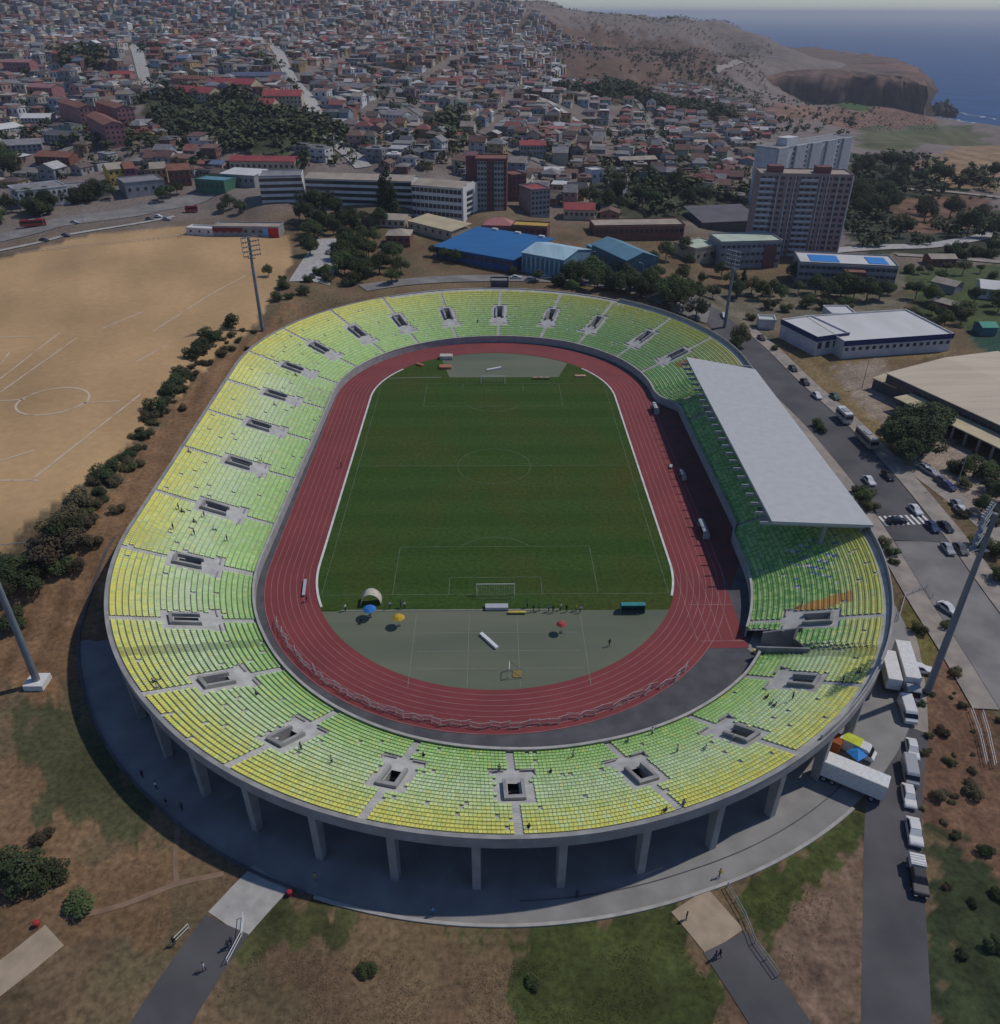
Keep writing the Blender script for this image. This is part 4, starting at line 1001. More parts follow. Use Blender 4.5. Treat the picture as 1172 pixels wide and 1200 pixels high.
q = MB(); q.box(wd*.75, wd*.84-.003, -.12, -.003, -.5, 4.0); q.build('end_panel', mat('panel_sky_blue', (.16,.42,.68), .7), o)
q = MB(); q.box(0, wd*.45, -.5, -.003, 2.4, 3.9); q.build('awning', mat('awning_dark_red', (.22,.03,.04), .8), o)
bld('changing_room', 'low white changing room at the end of the clubhouse', 'building', (218,268), (249,270), 6, 2.6, W_WHITE, R_WHITE, rows=1, cols=3, win=(1.0, 1.0))
# apartment slabs on the seaward side
BAY = mat('balcony_white', (.46,.46,.48), .8, (.37,.37,.39), .5)
o, wd = bld('apartment_tower', 'tall pinkish brown apartment tower with white balcony stacks, nearer of the two high-rises', 'tower', (892,203), (1000,208), 15, 36, mat('wall_dusty_rose', (.33,.235,.225), .85, (.27,.19,.19), .3), R_TAN, rows=14, cols=14, win=(1.7, 1.25), lm='brown high-rise', side_cols=4, right=True)
for x0, x1 in ((.0, .16), (.44, .63)):
    for k in range(14):
        q = MB(); q.box(wd*x0, wd*x1, -1.3, -.07, 1.0+k*2.5, 2.05+k*2.5); q.build('balcony', BAY, o)
for x0 in (.2, .30, .38, .66, .74, .85): q = MB(); q.box(wd*x0, wd*x0+.5, -.5, -.07, -1, 35.9); q.build('pier', BAY, o)
q = MB(); q.box(wd+.003, wd+.4, -.3, .8, -1, 36); q.build('pier', WHITE, o)
for x0 in (.1, .62): q = MB(); q.box(wd*x0, wd*(x0+.16), 4, 10, 36.26, 39); q.build('lift_house', W_MAROON, o)
o, wd = bld('apartment_tower', 'white apartment tower rising behind the pinkish brown high-rise', 'tower', (913,165), (999,170), 14, 36, W_WHITE, R_GREY, rows=14, cols=12, win=(1.7, 1.2), lm='white high-rise', winm=SLATW)
for x0 in (.0, .22, .42, .62, .84): q = MB(); q.box(wd*x0, wd*(x0+.12), -1.2, -.07, -1, 36.6); q.build('bay', BAY, o)
q = MB(); q.box(wd*.16, wd*.3, 3, 10, 36.26, 40.5); q.build('lift_house', W_WHITE, o)
bld('office_block', 'grey office block with pale green flat roof in front of the pinkish brown high-rise', 'offices', (846,284), (917,284), 16, 11, W_GREY, R_PALEG, rows=3, cols=12, win=(1.6, 1.2), winm=SLATW, lm='grey office block')
o = [x for x in bpy.data.objects if x.name.startswith('office_block')][0]; wd = o['dims'][0]
q = MB(); q.box(wd*.72, wd*.92, -.35, -.07, -1, 9.5); q.build('red_panel', W_MAROON, o)
bld('low_annex', 'pale green roofed annex at the side of the grey office block', 'building', (816,290), (846,290), 14, 7, W_CREAM, R_PALEG, rows=1, cols=4)
bld('slate_hall', 'wide dark slate roof behind the pale green annex', 'hall', (824,258), (892,262), 26, 4, W_DARK, R_SLATE, 'shed', pitch=3, lm='slate roofed hall')
o, wd = bld('college_building', 'grey college building with bright blue tarpaulins on its pale roof', 'college', (938,308), (1053,314), 17, 9.5, W_GREY, R_WHITE, rows=3, cols=18, win=(1.8, 1.3), winm=SLATW, lm='blue tarpaulin college')
for x0, x1 in ((.12, .42), (.72, .92)): q = MB(); q.box(wd*x0, wd*x1, 3, 13.5, 9.755, 9.95); q.build('tarpaulin', BLUE_T, o)
q = MB(); q.box(wd*.45, wd*.66, -5, -.003, -1, 8.2); q.build('entrance_wing', W_BRICK, o)
# warehouses
o, wd = bld('warehouse', 'long white warehouse with a navy blue eaves band', 'warehouse', (990,402), (1117,393), 26, 5.5, W_WHITE, R_WHITE, 'flat', 1, 16, win=(1.2, 1.1), lm='white warehouse')
q = MB(); q.box(-.28, wd+.28, -.30, -.21, 4.5, 6.3); q.build('eaves_band', NAVY, o)
o, wd = bld('warehouse', 'white loading wing with navy trim at the street end of the white warehouse', 'warehouse', (958,397), (994,392), 19, 6, W_WHITE, R_WHITE, 'flat', 1, 4, win=(1.6, 2.2))
q = MB(); q.box(-.30, wd+.28, -.32, -.21, 5, 6.8); q.box(-.32, -.21, -.32, 19, 5, 6.8); q.build('eaves_band', NAVY, o)
bld('shed', 'small white roofed shed behind the white warehouse', 'shed', (975,369), (1003,369), 9, 4, W_WHITE, R_WHITE)
R_SAND = mat('roof_sand', (.58,.49,.36), .8, (.49,.41,.30), .18, stretch=(.2, 2, 1))
o, wd = bld('depot', 'huge depot with a sand coloured sheet roof beside the avenue', 'warehouse', (1040,438), (1215,518), 46, 6.2, W_DARK, R_SAND, 'gable', 1, 18, win=(2.2, 2.4), pitch=1.3, lm='sand roofed depot')
q = MB(); q.box(10, wd, -7, -.05, 3.7, 4.0); q.build('canopy', R_CREAM, o)
q = MB()
for k in range(9): q.box(14+k*(wd-16)/8, 14.4+k*(wd-16)/8, -6.8, -6.4, -1, 5.19)
for k in range(9):
    q = MB(); q.box(14+k*(wd-16)/8, 14.5+k*(wd-16)/8, -6.8, -6.3, -1.5, 3.69); q.build('post', W_GREY, o)
bld('open_shed', 'low open shed with a tan roof at the corner of the sand roofed depot', 'shed', (1024,444), (1058,458), 7, 3.2, W_DARK, R_CREAM, 'shed', pitch=.5)
# town blocks that stand out
for (FL, FR, lab) in (((66,116), (93,130), 'long pink apartment block furthest from the boulevard'), ((100,133), (122,149), 'long pink apartment block nearest the boulevard'), ((110,116), (137,131), 'long pink apartment block behind the other two pink blocks')):
    o, wd = bld('apartment_block', lab, 'apartments', FL, FR, 11, 12, W_PINK, R_RUST, 'gable', 4, 12, 4, win=(1.2, 1.2), pitch=1.8, right=True, group='pink apartment blocks')
LAND['pink apartment blocks'] = (108, 140)
for FL, FR, lab in (((246,98), (294,99), 'long red roofed row house high on the hillside'), ((198,107), (244,109), 'long red roofed row house at the street corner'), ((307,110), (353,115), 'red roofed row house beside the steep street'), ((300,122), (319,124), 'short red roofed house below the row houses')):
    bld('row_house', lab, 'row house', FL, FR, 16, 6, W_CREAM, R_RED, 'gable', 2, 10, win=(1.2, 1.2), pitch=3.4, group='red roofed row houses')
LAND['red roofed row houses'] = (280, 108)
R_PINK = mat('roof_faded_pink', (.34,.17,.17), .85, (.27,.14,.14), .3)
for FL, FR, dp, h, wm_, rm_, lab in (((2,72),(34,74),12,8,W_PINK,R_PINK,'faded pink terrace at the top of the town'), ((30,101),(60,104),12,7,W_PINK,R_PINK,'faded pink terrace up the slope from the pink apartments'), ((0,152),(28,148),16,5,W_WHITE,R_WHITE,'long white roofed shed on the slope, lower of two'), ((24,140),(56,137),16,5,W_WHITE,R_WHITE,'long white roofed shed on the slope, upper of two'),
        ((0,172),(48,168),18,5,W_GREY,R_GREY,'broad grey roofed depot among houses'), ((50,158),(84,160),12,5,W_GREY,R_SLATE,'slate roofed terrace below the pink apartments'), ((128,86),(152,88),11,6,W_PINK,R_RED,'red roofed terrace at the lower end of the first steep street'), ((200,92),(240,93),10,7,W_PINK,R_RUST,'rust roofed terrace above the red row houses'),
        ((40,184),(80,184),12,5,W_BRICK,R_RUST,'rust roofed brick terrace above the boulevard'), ((392,100),(424,104),12,6,W_CREAM,R_GREY,'grey roofed terrace right of the steep street'), ((440,132),(472,137),12,6,W_WHITE,R_GREY,'white terrace with grey roof in mid town'), ((500,92),(535,98),12,6,W_PINK,R_RUST,'pink terrace with rust roof high in the town'), ((610,168),(640,173),12,7,W_GREY,R_RED,'grey terrace with red roof behind the red brown tower')):
    bld('terrace_block', lab, 'terrace', FL, FR, dp, h, wm_, rm_, 'gable', 2, 8, win=(1.2, 1.2), pitch=2.2, group='long terraces in the town')
bld('row_house', 'low dull blue roofed row house above the red roofs', 'row house', (270,88), (333,90), 14, 5, W_GREY, mat('roof_dull_blue', (.11,.13,.21), .8), 'gable', pitch=2.5)
bld('civic_building', 'long pale grey building with small windows beside the boulevard', 'building', (20,225), (78,219), 18, 8, W_WHITE, R_GREY, rows=2, cols=9, win=(1.3, 1.4), lm='long grey boulevard building')
bld('civic_building', 'low grey roofed hall along the boulevard', 'hall', (78,224), (128,217), 16, 5, W_GREY, R_GREY, rows=1, cols=9)
bld('store_building', 'plain grey store building with blank walls by the bend of the boulevard', 'building', (146,216), (192,211), 18, 7, W_GREY, R_GREY, rows=1, cols=5, lm='grey store building')
bld('market_hall', 'long green and teal market hall near the boulevard junction', 'hall', (228,212), (262,212), 12, 6, mat('wall_green', (.06,.17,.11), .8), R_TEAL, rows=1, cols=6, lm='green market hall')
bld('market_hall', 'white roofed hall beside the green market hall', 'hall', (258,204), (297,206), 14, 6, W_GREY, R_WHITE, 'shed', 1, 6, pitch=1)
bld('corner_house', 'bright yellow corner house among brick houses by the boulevard', 'house', (126,199), (146,197), 9, 8, mat('wall_yellow', (.58,.40,.10), .8), R_TAN, 'gable', 2, 3)
bld('corner_house', 'magenta painted house beside the bright yellow corner house', 'house', (146,198), (158,197), 9, 8, mat('wall_magenta', (.30,.07,.17), .8), R_RUST, 'gable', 2, 2)
bld('corner_house', 'apricot house at the end of a brick terrace', 'house', (176,198), (194,197), 9, 8, mat('wall_apricot', (.58,.33,.16), .8), R_TAN, 'gable', 2, 3)
bld('terrace_house', 'orange red terrace house next to the apricot house', 'house', (196,200), (222,199), 10, 8, W_BRICK, R_RUST, 'gable', 2, 4)
bld('terrace_house', 'cream terrace with dark red roof line behind the white school block', 'house', (268,188), (345,190), 11, 6, W_CREAM, R_RED, 'gable', 1, 12, pitch=2)
bld('terrace_house', 'maroon long house on the far side of the wooded town centre', 'house', (728,186), (770,189), 10, 5, W_MAROON, R_TAN, 'gable', 1, 8, pitch=1.6)
bld('villa', 'white cubic villa alone among dark trees', 'house', (694,200), (708,200), 9, 7, W_WHITE, R_WHITE, rows=1, cols=2)
bld('villa', 'red roofed villa beside the long tan roofed building', 'house', (661,245), (697,247), 10, 5, W_CREAM, R_RED, 'gable', 1, 6)
bld('villa', 'small orange brick cottage by the valley road', 'house', (1092,303), (1122,304), 8, 3.5, W_BRICK, R_TAN, 'gable', 1, 4, pitch=1.2)
bld('villa', 'white roofed house at the edge of the green plots', 'house', (1150,338), (1190,342), 14, 4, W_WHITE, R_WHITE, 'gable', 1, 4, pitch=1.5)
bld('villa', 'turquoise roofed shed among the green plots', 'shed', (1152,384), (1170,384), 6, 3, W_TEAL, mat('roof_turquoise', (.05,.32,.22), .7), 'gable', pitch=1)
bld('villa', 'long brown roofed shed among the green plots', 'shed', (1092,352), (1122,360), 6, 3, W_BRICK, R_TAN, 'gable', pitch=1)
bld('villa', 'pale roofed cottage with grey gable on the green plots', 'house', (1092,330), (1120,336), 7, 3.2, W_GREY, R_TAN, 'gable', pitch=1.4)
bld('kiosk', 'small white kiosk with green awning by the roundabout', 'kiosk', (890,376), (909,377), 5, 3, W_WHITE, mat('roof_white_green', (.5,.56,.5), .8))
bld('gatehouse', 'low dark service building on the street behind the far bend', 'building', (575,331), (596,331), 5, 3, W_DARK, R_GREY)
# ------------------------------------------------------------------ the town: houses
WALLC = [('cream', (.50,.43,.33)), ('white', (.54,.53,.51)), ('grey', (.28,.275,.28)), ('pink', (.40,.24,.22)), ('brick', (.25,.13,.10)), ('ochre', (.42,.29,.13)), ('pale blue', (.27,.33,.38)), ('pale green', (.27,.33,.26)), ('terracotta', (.36,.18,.12))]
ROOFC = [('rust', (.21,.105,.08)), ('grey', (.25,.24,.235)), ('red', (.30,.085,.075)), ('brown', (.15,.11,.09)), ('white', (.55,.54,.52)), ('slate', (.13,.13,.145)), ('tan', (.34,.28,.22)), ('blue', (.12,.17,.28))]
WW = [.18,.14,.2,.11,.12,.08,.06,.05,.06]; RW = [.23,.24,.12,.17,.07,.09,.07,.01]
WALLC = [(a, tuple(.82*v+.18*(sum(c)/3) for v in c)) for a, c in WALLC]; ROOFC = [(a, tuple(.80*v+.20*(sum(c)/3) for v in c)) for a, c in ROOFC]
WM = [mat('house_wall_'+a.replace(' ', '_'), c, .85, tuple(v*.75 for v in c), .4, rnd=.15) for a, c in WALLC]
RM = [mat('house_roof_'+a, c, .8, tuple(v*.7 for v in c), .5, rnd=.2) for a, c in ROOFC]
def house_protos():
    out = []
    w_ = MB(); w_.box(-.5, .5, -.5, .5, -.6, 1); flat = w_.mesh('wall', WM[0])
    g = MB(); g.box(-.5, .5, -.5, .5, -.6, 1); g.add([(-.5, -.5, 1.001), (-.5, .5, 1.001), (-.5, 0, 1.44)], [(0, 2, 1)]); g.add([(.5, -.5, 1.001), (.5, .5, 1.001), (.5, 0, 1.44)], [(0, 1, 2)]); gab = g.mesh('wall', WM[0])
    r = MB()
    for s in (-1, 1):
        P = [(-.54, s*.56, .96), (.54, s*.56, .96), (.54, 0, 1.455), (-.54, 0, 1.455)]; P2_ = [(x, y, z+.05) for x, y, z in P]
        f = [(0, 1, 2, 3), (7, 6, 5, 4), (0, 4, 5, 1), (1, 5, 6, 2), (0, 3, 7, 4)]; r.add(P+P2_, f if s > 0 else [t[::-1] for t in f])
    out.append(('gabled', gab, r.mesh('roof', RM[0])))
    r = MB(); r.add([(-.55, -.55, 1), (.55, -.55, 1), (.55, .55, 1), (-.55, .55, 1), (-.2, 0, 1.42), (.2, 0, 1.42)], [(0, 1, 5, 4), (1, 2, 5), (2, 3, 4, 5), (3, 0, 4), (3, 2, 1, 0)]); out.append(('hip roofed', flat, r.mesh('roof', RM[0])))
    r = MB(); r.add([(-.54, -.54, 1.0), (.54, -.54, 1.0), (.54, .54, 1.22), (-.54, .54, 1.22), (-.54, -.54, 1.05), (.54, -.54, 1.05), (.54, .54, 1.27), (-.54, .54, 1.27)], [(3, 2, 1, 0), (4, 5, 6, 7), (0, 1, 5, 4), (1, 2, 6, 5), (2, 3, 7, 6), (3, 0, 4, 7)]); out.append(('lean-to', flat, r.mesh('roof', RM[0])))
    r = MB(); r.box(-.51, .51, -.51, .51, 1.001, 1.04); r.box(-.2, .25, -.1, .3, 1.041, 1.22); out.append(('flat roofed', flat, r.mesh('roof', RM[0])))
    return out
HP = house_protos()
wq = MB(); wq.box(-.5, .5, -.02, .01, -.5, .5); HWIN = wq.mesh('window', GLASS); dq = MB(); dq.box(-.5, .5, -.02, .01, 0, 1); HDOOR = dq.mesh('door', mat('house_door', (.10,.06,.045), .7))
# plots: a jittered street grid over the slopes
town_px = [(-120,215),(-120,40),(640,24),(700,55),(770,84),(860,118),(905,140),(905,200),(870,240),(700,262),(655,258),(590,250),(540,205),(300,205),(230,215),(120,200),(0,222)]
holes = [[(150,122),(225,110),(405,152),(415,176),(310,185),(205,165)], [(640,106),(720,100),(850,130),(870,150),(760,125)], [(640,60),(780,50),(800,92),(730,104),(665,92)], [(725,214),(800,214),(893,250),(893,290),(725,250)], [(880,160),(1010,160),(1010,300),(880,300)]]
occ = []      # footprints already taken
for ob in bpy.data.objects:
    if 'dims' in ob:
        wd, dp, hh = ob['dims']; rz = ob.rotation_euler.z; cx_ = ob.location.x+math.cos(rz)*wd/2-math.sin(rz)*dp/2; cy_ = ob.location.y+math.sin(rz)*wd/2+math.cos(rz)*dp/2
        occ.append((cx_, cy_, rz, wd/2+3.5, dp/2+3.5))
streets = []
for ob in bpy.data.objects:
    if ob.name.split('.')[0] in ('town_street', 'boulevard', 'rear_road', 'boulevard_pavement', 'car_park'):
        n = len(ob.data.vertices); b_ = np.empty(n*3); ob.data.vertices.foreach_get('co', b_); streets.append(b_.reshape(-1, 3)[:, :2])
streets = np.concatenate(streets)
def free(x, y, r):
    for cx_, cy_, rz, hw, hd in occ:
        dx, dy = x-cx_, y-cy_; u = dx*math.cos(rz)+dy*math.sin(rz); v = -dx*math.sin(rz)+dy*math.cos(rz)
        if abs(u) < hw+r and abs(v) < hd+r: return False
    return ((streets-(x, y))**2).sum(1).min() > (r+1.5)**2
def dens(px, py):
    return 1
cand = []
TW = [at(a, b)[:2] for a, b in town_px]; TW[1] = (-900, 1500); TW[2] = (CAM[0]+math.sin(bear(600))*1750, CAM[1]+math.cos(bear(600))*1750)
TW[1] = (CAM[0]+math.sin(bear(-120))*1650, CAM[1]+math.cos(bear(-120))*1650)
HW = [[at(a, b)[:2] for a, b in hl] for hl in holes]
ga = math.radians(-14); ca, sa = math.cos(ga), math.sin(ga)
gx, gy = np.meshgrid(np.arange(-1500, 1500, 10.2), np.arange(100, 1700, 10.6))
ii, jj = np.meshgrid(np.arange(gx.shape[1]), np.arange(gx.shape[0]))
gx = gx+NR.uniform(-1.6, 1.6, gx.shape)+18*np.sin(gy*.006); gy = gy+NR.uniform(-1.3, 1.3, gy.shape)
keep = (ii % 9 != 0) & (jj % 6 != 0) & (NR.rand(*gx.shape) > .09)
wx = gx*ca-gy*sa; wy = gx*sa+gy*ca
keep &= inpoly(TW, wx, wy)
for hw_ in HW: keep &= ~inpoly(hw_, wx, wy)
wx, wy = wx[keep], wy[keep]
P_ = [(x, y) for x, y in zip(wx, wy)]
rows_ = []
wz = H(wx, wy)
for x, y, z in zip(wx, wy, wz):
    px, py = pr(x, y, z)
    if not (-45 < px < 1215 and py > 0): continue
    if not free(x, y, 4.2): continue
    rows_.append((math.hypot(x-CAM[0], y-CAM[1]), x, y, z, px, py))
rows_.sort()
print('houses', len(rows_))
ISTREET = ga
nind = 0
far_V, far_F, far_C = [], [], []
for D, x, y, z, px, py in rows_:
    wd, dp, hh = RD.uniform(7, 11.5), RD.uniform(7, 10), RD.choice((3.2, 3.4, 5.6, 5.8, 3.3))*RD.uniform(.9, 1.15)
    rz = ga+RD.choice((0, math.pi/2, 0, math.pi))+RD.gauss(0, .08)
    wi = RD.choices(range(len(WALLC)), WW)[0]; ri = RD.choices(range(len(ROOFC)), RW)[0]; ki = RD.choices(range(4), (.45, .2, .2, .15))[0]
    if nind < 290 and 0 <= px <= 1172:
        nind += 1
        kn, wme, rme = HP[ki]
        o = empty('house', (x, y, z), rz); o.scale = (wd, dp, hh)
        a = link('wall', wme, o); setmat(a, 0, WM[wi]); b = link('roof', rme, o); setmat(b, 0, RM[ri])
        if nind < 170:
            nf = 1 if hh < 4.5 else 2
            for fr in range(4 if nind < 90 else 2):
                an = (-rz+RD.choice((0,)))  # windows on every side, so whichever faces the stadium has them
                qn = fr*math.pi/2
                ps = (math.sin(qn)*.5, -math.cos(qn)*.5)
                tx, ty = math.cos(qn), math.sin(qn)
                for f_ in range(nf):
                    for s in (-.24, .24):
                        link('window', HWIN, a, (ps[0]+tx*s, ps[1]+ty*s, (f_+.55)/nf), qn, (.16, 1, .32/nf))
                if fr == 0: link('door', HDOOR, a, (ps[0]+tx*.02, ps[1]+ty*.02, 0), qn, (.12, 1, .62/nf))
        sz = 'two-storey' if hh > 4.5 else 'low'
        later(o, f'{sz} {ROOFC[ri][0]}-roofed {WALLC[wi][0]}', 'house', 'house', 'houses on the hillside', px, py-3)
    else:
        c, s = math.cos(rz), math.sin(rz); hw_, hd_ = wd/2, dp/2
        L_ = [(-hw_, -hd_, -3), (hw_, -hd_, -3), (hw_, hd_, -3), (-hw_, hd_, -3), (-hw_, -hd_, hh), (hw_, -hd_, hh), (hw_, hd_, hh), (-hw_, hd_, hh)]
        e = .4; rg = hh*.38 if ki < 2 else .1
        L_ += [(-hw_-e, -hd_-e, hh), (hw_+e, -hd_-e, hh), (hw_+e, hd_+e, hh), (-hw_-e, hd_+e, hh), (-hw_-e, 0, hh+rg), (hw_+e, 0, hh+rg)]
        if ki == 1: L_[12] = (-hw_*.3, 0, hh+rg); L_[13] = (hw_*.3, 0, hh+rg)
        if ki == 2: L_[12] = (-hw_-e, hd_+e-.02, hh+1); L_[13] = (hw_+e, hd_+e-.02, hh+1)
        o_ = len(far_V)
        far_V += [(x+u*c-v*s, y+u*s+v*c, z+w_) for u, v, w_ in L_]
        F_ = [(0, 1, 5, 4), (1, 2, 6, 5), (2, 3, 7, 6), (3, 0, 4, 7), (8, 9, 13, 12), (10, 11, 12, 13), (9, 10, 13, 13), (11, 8, 12, 12)]
        far_F += [tuple(o_+i for i in f) for f in F_]
        k1 = RD.uniform(.75, 1.15); k2 = RD.uniform(.7, 1.2)
        far_C += [tuple(v*k1 for v in WALLC[wi][1])]*4+[tuple(v*k2 for v in ROOFC[ri][1])]*2+[tuple(v*k1 for v in WALLC[wi][1])]*2
        # far windows: dark openings set on the wall facing the coast and the valley
        if D < 1100:
            for s_, (n_x, n_y) in ((-1, (0, -1)), (1, (0, 1)), (-1, (-1, 0)), (1, (1, 0))):
                for t_ in (-.25, .25):
                    cx_, cy_ = (t_*wd, n_y*(hd_+.05)) if n_y else (n_x*(hw_+.05), t_*dp)
                    o_ = len(far_V); a_ = .7
                    q_ = [(cx_-a_*abs(n_y), cy_-a_*abs(n_x), hh*.45), (cx_+a_*abs(n_y), cy_+a_*abs(n_x), hh*.45), (cx_+a_*abs(n_y), cy_+a_*abs(n_x), hh*.8), (cx_-a_*abs(n_y), cy_-a_*abs(n_x), hh*.8)]
                    far_V += [(x+u*c-v*s, y+u*s+v*c, z+w_) for u, v, w_ in q_]; far_F.append((o_, o_+1, o_+2, o_+3)); far_C.append((.04,.045,.05))
FM = attr_mat('far_house_paint', .85, .12, .15, 1.2, .12)
me = bpy.data.meshes.new('distant_houses')
fl = [tuple(dict.fromkeys(f)) for f in far_F]
me.from_pydata(far_V, [], fl); me.materials.append(FM)
ca_ = me.color_attributes.new('Col', 'FLOAT_COLOR', 'CORNER'); ca_.data.foreach_set('color', [v for f, c in zip(fl, far_C) for _ in f for v in (*c, 1)])
fo = bpy.data.objects.new('distant_houses', me); COL.objects.link(fo); tag(fo, 'hundreds of small houses packed on the far hillside', 'houses', None, 'stuff')
# far scattered trees and the woods that read as one mass
def leaf_cloud(name, pts, hs, n, label, cat, seed, cols):
    r = np.random.RandomState(seed); V = []; C = []
    for (x, y, z), h in zip(pts, hs):
        d = r.normal(size=(n, 3)); d /= np.linalg.norm(d, axis=1)[:, None]
        lump = np.array([[r.uniform(-.25, .25), r.uniform(-.25, .25), r.uniform(.35, .7)] for _ in range(4)])[r.randint(0, 4, n)]
        P = (lump+d*r.uniform(.12, .3, n)[:, None])*h*np.array([1.15, 1.15, 1])+(x, y, z)
        nn = d*.7+np.array([0, 0, .8])+r.normal(0, .3, (n, 3)); nn /= np.linalg.norm(nn, axis=1)[:, None]
        a = np.cross(nn, r.normal(size=(n, 3))); a /= np.linalg.norm(a, axis=1)[:, None]; b = np.cross(nn, a)
        s = h*.095*r.uniform(.6, 1.4, n)[:, None]
        V.append(np.stack([P-a*s-b*s, P+a*s-b*s*.7, P+a*s*.8+b*s, P-a*s+b*s*.8], 1).reshape(-1, 3))
        c = np.array(cols[r.randint(len(cols))])*r.uniform(.8, 1.2); C.append(np.tile(c, (n, 1))*r.uniform(.75, 1.25, (n, 1)))
    V = np.concatenate(V); o = np_mesh(name, V, np.arange(len(V)).reshape(-1, 4), LEAFA, colf=np.concatenate(C)); tag(o, label, cat, None, 'stuff'); return o
LEAFA = attr_mat('far_foliage', .9, .2, .2, 0, 0, .1)
DGS = [(.062,.076,.040), (.072,.086,.044), (.095,.10,.05), (.055,.066,.036)]
pts, hs = [], []
def cloud(poly, n, h0, h1_, chk=False):
    W = [at(a, b)[:2] for a, b in poly]; xs = [p[0] for p in W]; ys = [p[1] for p in W]; k = 0; t = 0
    while k < n and t < n*12:
        t += 1; x, y = RD.uniform(min(xs), max(xs)), RD.uniform(min(ys), max(ys))
        if not inpoly(W, np.array([x]), np.array([y]))[0]: continue
        if chk and not free(x, y, 1): continue
        pts.append((x, y, h1(x, y)-.5)); hs.append(RD.uniform(h0, h1_)); k += 1
cloud([(150,122),(225,110),(405,152),(415,176),(310,185),(205,165)], 260, 6, 12)
cloud([(640,106),(720,100),(850,130),(870,150),(760,125)], 260, 7, 13)
cloud([(510,135),(548,135),(548,178),(505,178)], 40, 8, 14)
cloud([(60,62),(125,62),(120,85),(70,85)], 60, 7, 13)
cloud([(690,195),(850,190),(893,235),(893,262),(820,262),(700,252)], 90, 6, 11, True)
cloud([(985,190),(1062,182),(1180,205),(1180,225),(1050,232),(1040,265),(1180,262),(1180,284),(990,292)], 170, 5, 11)
cloud([(1040,232),(1180,228),(1180,262),(1050,265)], 40, 2, 4)
cloud([(590,50),(780,52),(850,70),(800,95),(720,112),(650,98)], 420, 2.5, 6)
cloud([(860,100),(1000,112),(1060,140),(900,150)], 160, 2.5, 6)
cloud([(760,62),(850,84),(880,112),(850,112),(780,80)], 120, 5, 9)
cloud([(20,222),(150,205),(300,205),(300,150),(0,150)], 130, 4, 9, True)
cloud([(880,128),(1000,140),(1000,160),(890,160)], 50, 4, 9)
leaf_cloud('distant_trees', pts, hs, 46, 'dark woods and thickets on the far hillsides and ravine', 'woods', 8, DGS)
pts, hs = [], []
r2 = np.random.RandomState(77)
A2 = np.radians(r2.uniform(-36, 22, 2600)); D2 = np.exp(r2.uniform(math.log(470), math.log(1900), 2600))
X2 = CAM[0]+np.sin(A2)*D2; Y2 = CAM[1]+np.cos(A2)*D2
ok = inpoly(TW, X2, Y2); X2, Y2 = X2[ok], Y2[ok]; Z2 = H(X2, Y2)
for x, y, z in zip(X2, Y2, Z2):
    if vnoise(np.array([x]), np.array([y]), 120, 21)[0]+RD.uniform(-.6, .6) > -.1:
        pts.append((x, y, z-.5)); hs.append(RD.uniform(5, 10))
leaf_cloud('garden_trees', pts, hs, 30, 'small dark garden trees scattered between the hillside houses', 'trees', 9, DGS)
pts, hs = [], []
for i in range(5200):
    a = RD.uniform(bear(585), bear(905)); D = RD.uniform(1150, 2250); x, y = CAM[0]+math.sin(a)*D, CAM[1]+math.cos(a)*D
    if vnoise(np.array([x]), np.array([y]), 260, 41)[0]+RD.uniform(-.5, .5) < .12 or inpoly(TW, np.array([x]), np.array([y]))[0]: continue
    z = h1(x, y)
    if z < -20: continue
    pts.append((x, y, z-.6)); hs.append(RD.uniform(3, 7))
leaf_cloud('hill_scrub', pts, hs, 14, 'dark scrub in patches over the bare brown hill', 'scrub', 12, [(.07,.065,.04), (.055,.06,.035), (.09,.08,.045)])
# allotment rows on the far field by the sea
pts, hs = [], []
for i in range(9):
    for j in range(24):
        p = at(978+j*4.6+i*2, 133+i*2.4); pts.append((p[0], p[1], p[2])); hs.append(RD.uniform(2, 5))
leaf_cloud('field_shrubs', pts, hs, 16, 'rows of low shrubs on the far fields above the sea', 'shrubs', 10, [(.06,.065,.04), (.09,.08,.05)])
# ------------------------------------------------------------------ people
def skin_person(name, J, E, mats, split):
    """J: joints name -> (x, y, z, radius); E: bones. Grown as one surface with a skin, then dressed by height bands"""
    names = list(J); me = bpy.data.meshes.new(name)
    me.from_pydata([J[n][:3] for n in names], [(names.index(a), names.index(b)) for a, b in E], [])
    o = bpy.data.objects.new(name, me); COL.objects.link(o)
    md = o.modifiers.new('skin', 'SKIN')
    for i, n in enumerate(names):
        sv = me.skin_vertices[0].data[i]; r = J[n][3]; sv.radius = (r, r) if not isinstance(r, tuple) else r; sv.use_root = (n == 'pelvis')
    o.modifiers.new('sub', 'SUBSURF').levels = 1
    dg = bpy.context.evaluated_depsgraph_get(); m2 = bpy.data.meshes.new_from_object(o.evaluated_get(dg))
    bpy.data.objects.remove(o)
    m2.materials.clear()
    for m in mats: m2.materials.append(m)
    for p in m2.polygons: p.material_index = split(p.center); p.use_smooth = True
    return m2
SKIN = mat('skin', (.42,.26,.18), .6, (.38,.23,.16), 8)
CLO = {'black': (.02,.02,.024), 'navy': (.025,.035,.09), 'white': (.62,.62,.6), 'red': (.42,.035,.035), 'blue': (.05,.14,.42), 'grey': (.2,.2,.21), 'yellow': (.6,.46,.05)}
CLM = {k: mat('cloth_'+k, v, .85, tuple(c*.8 for c in v), 12) for k, v in CLO.items()}
HAIR = mat('hair_dark', (.025,.018,.014), .7)
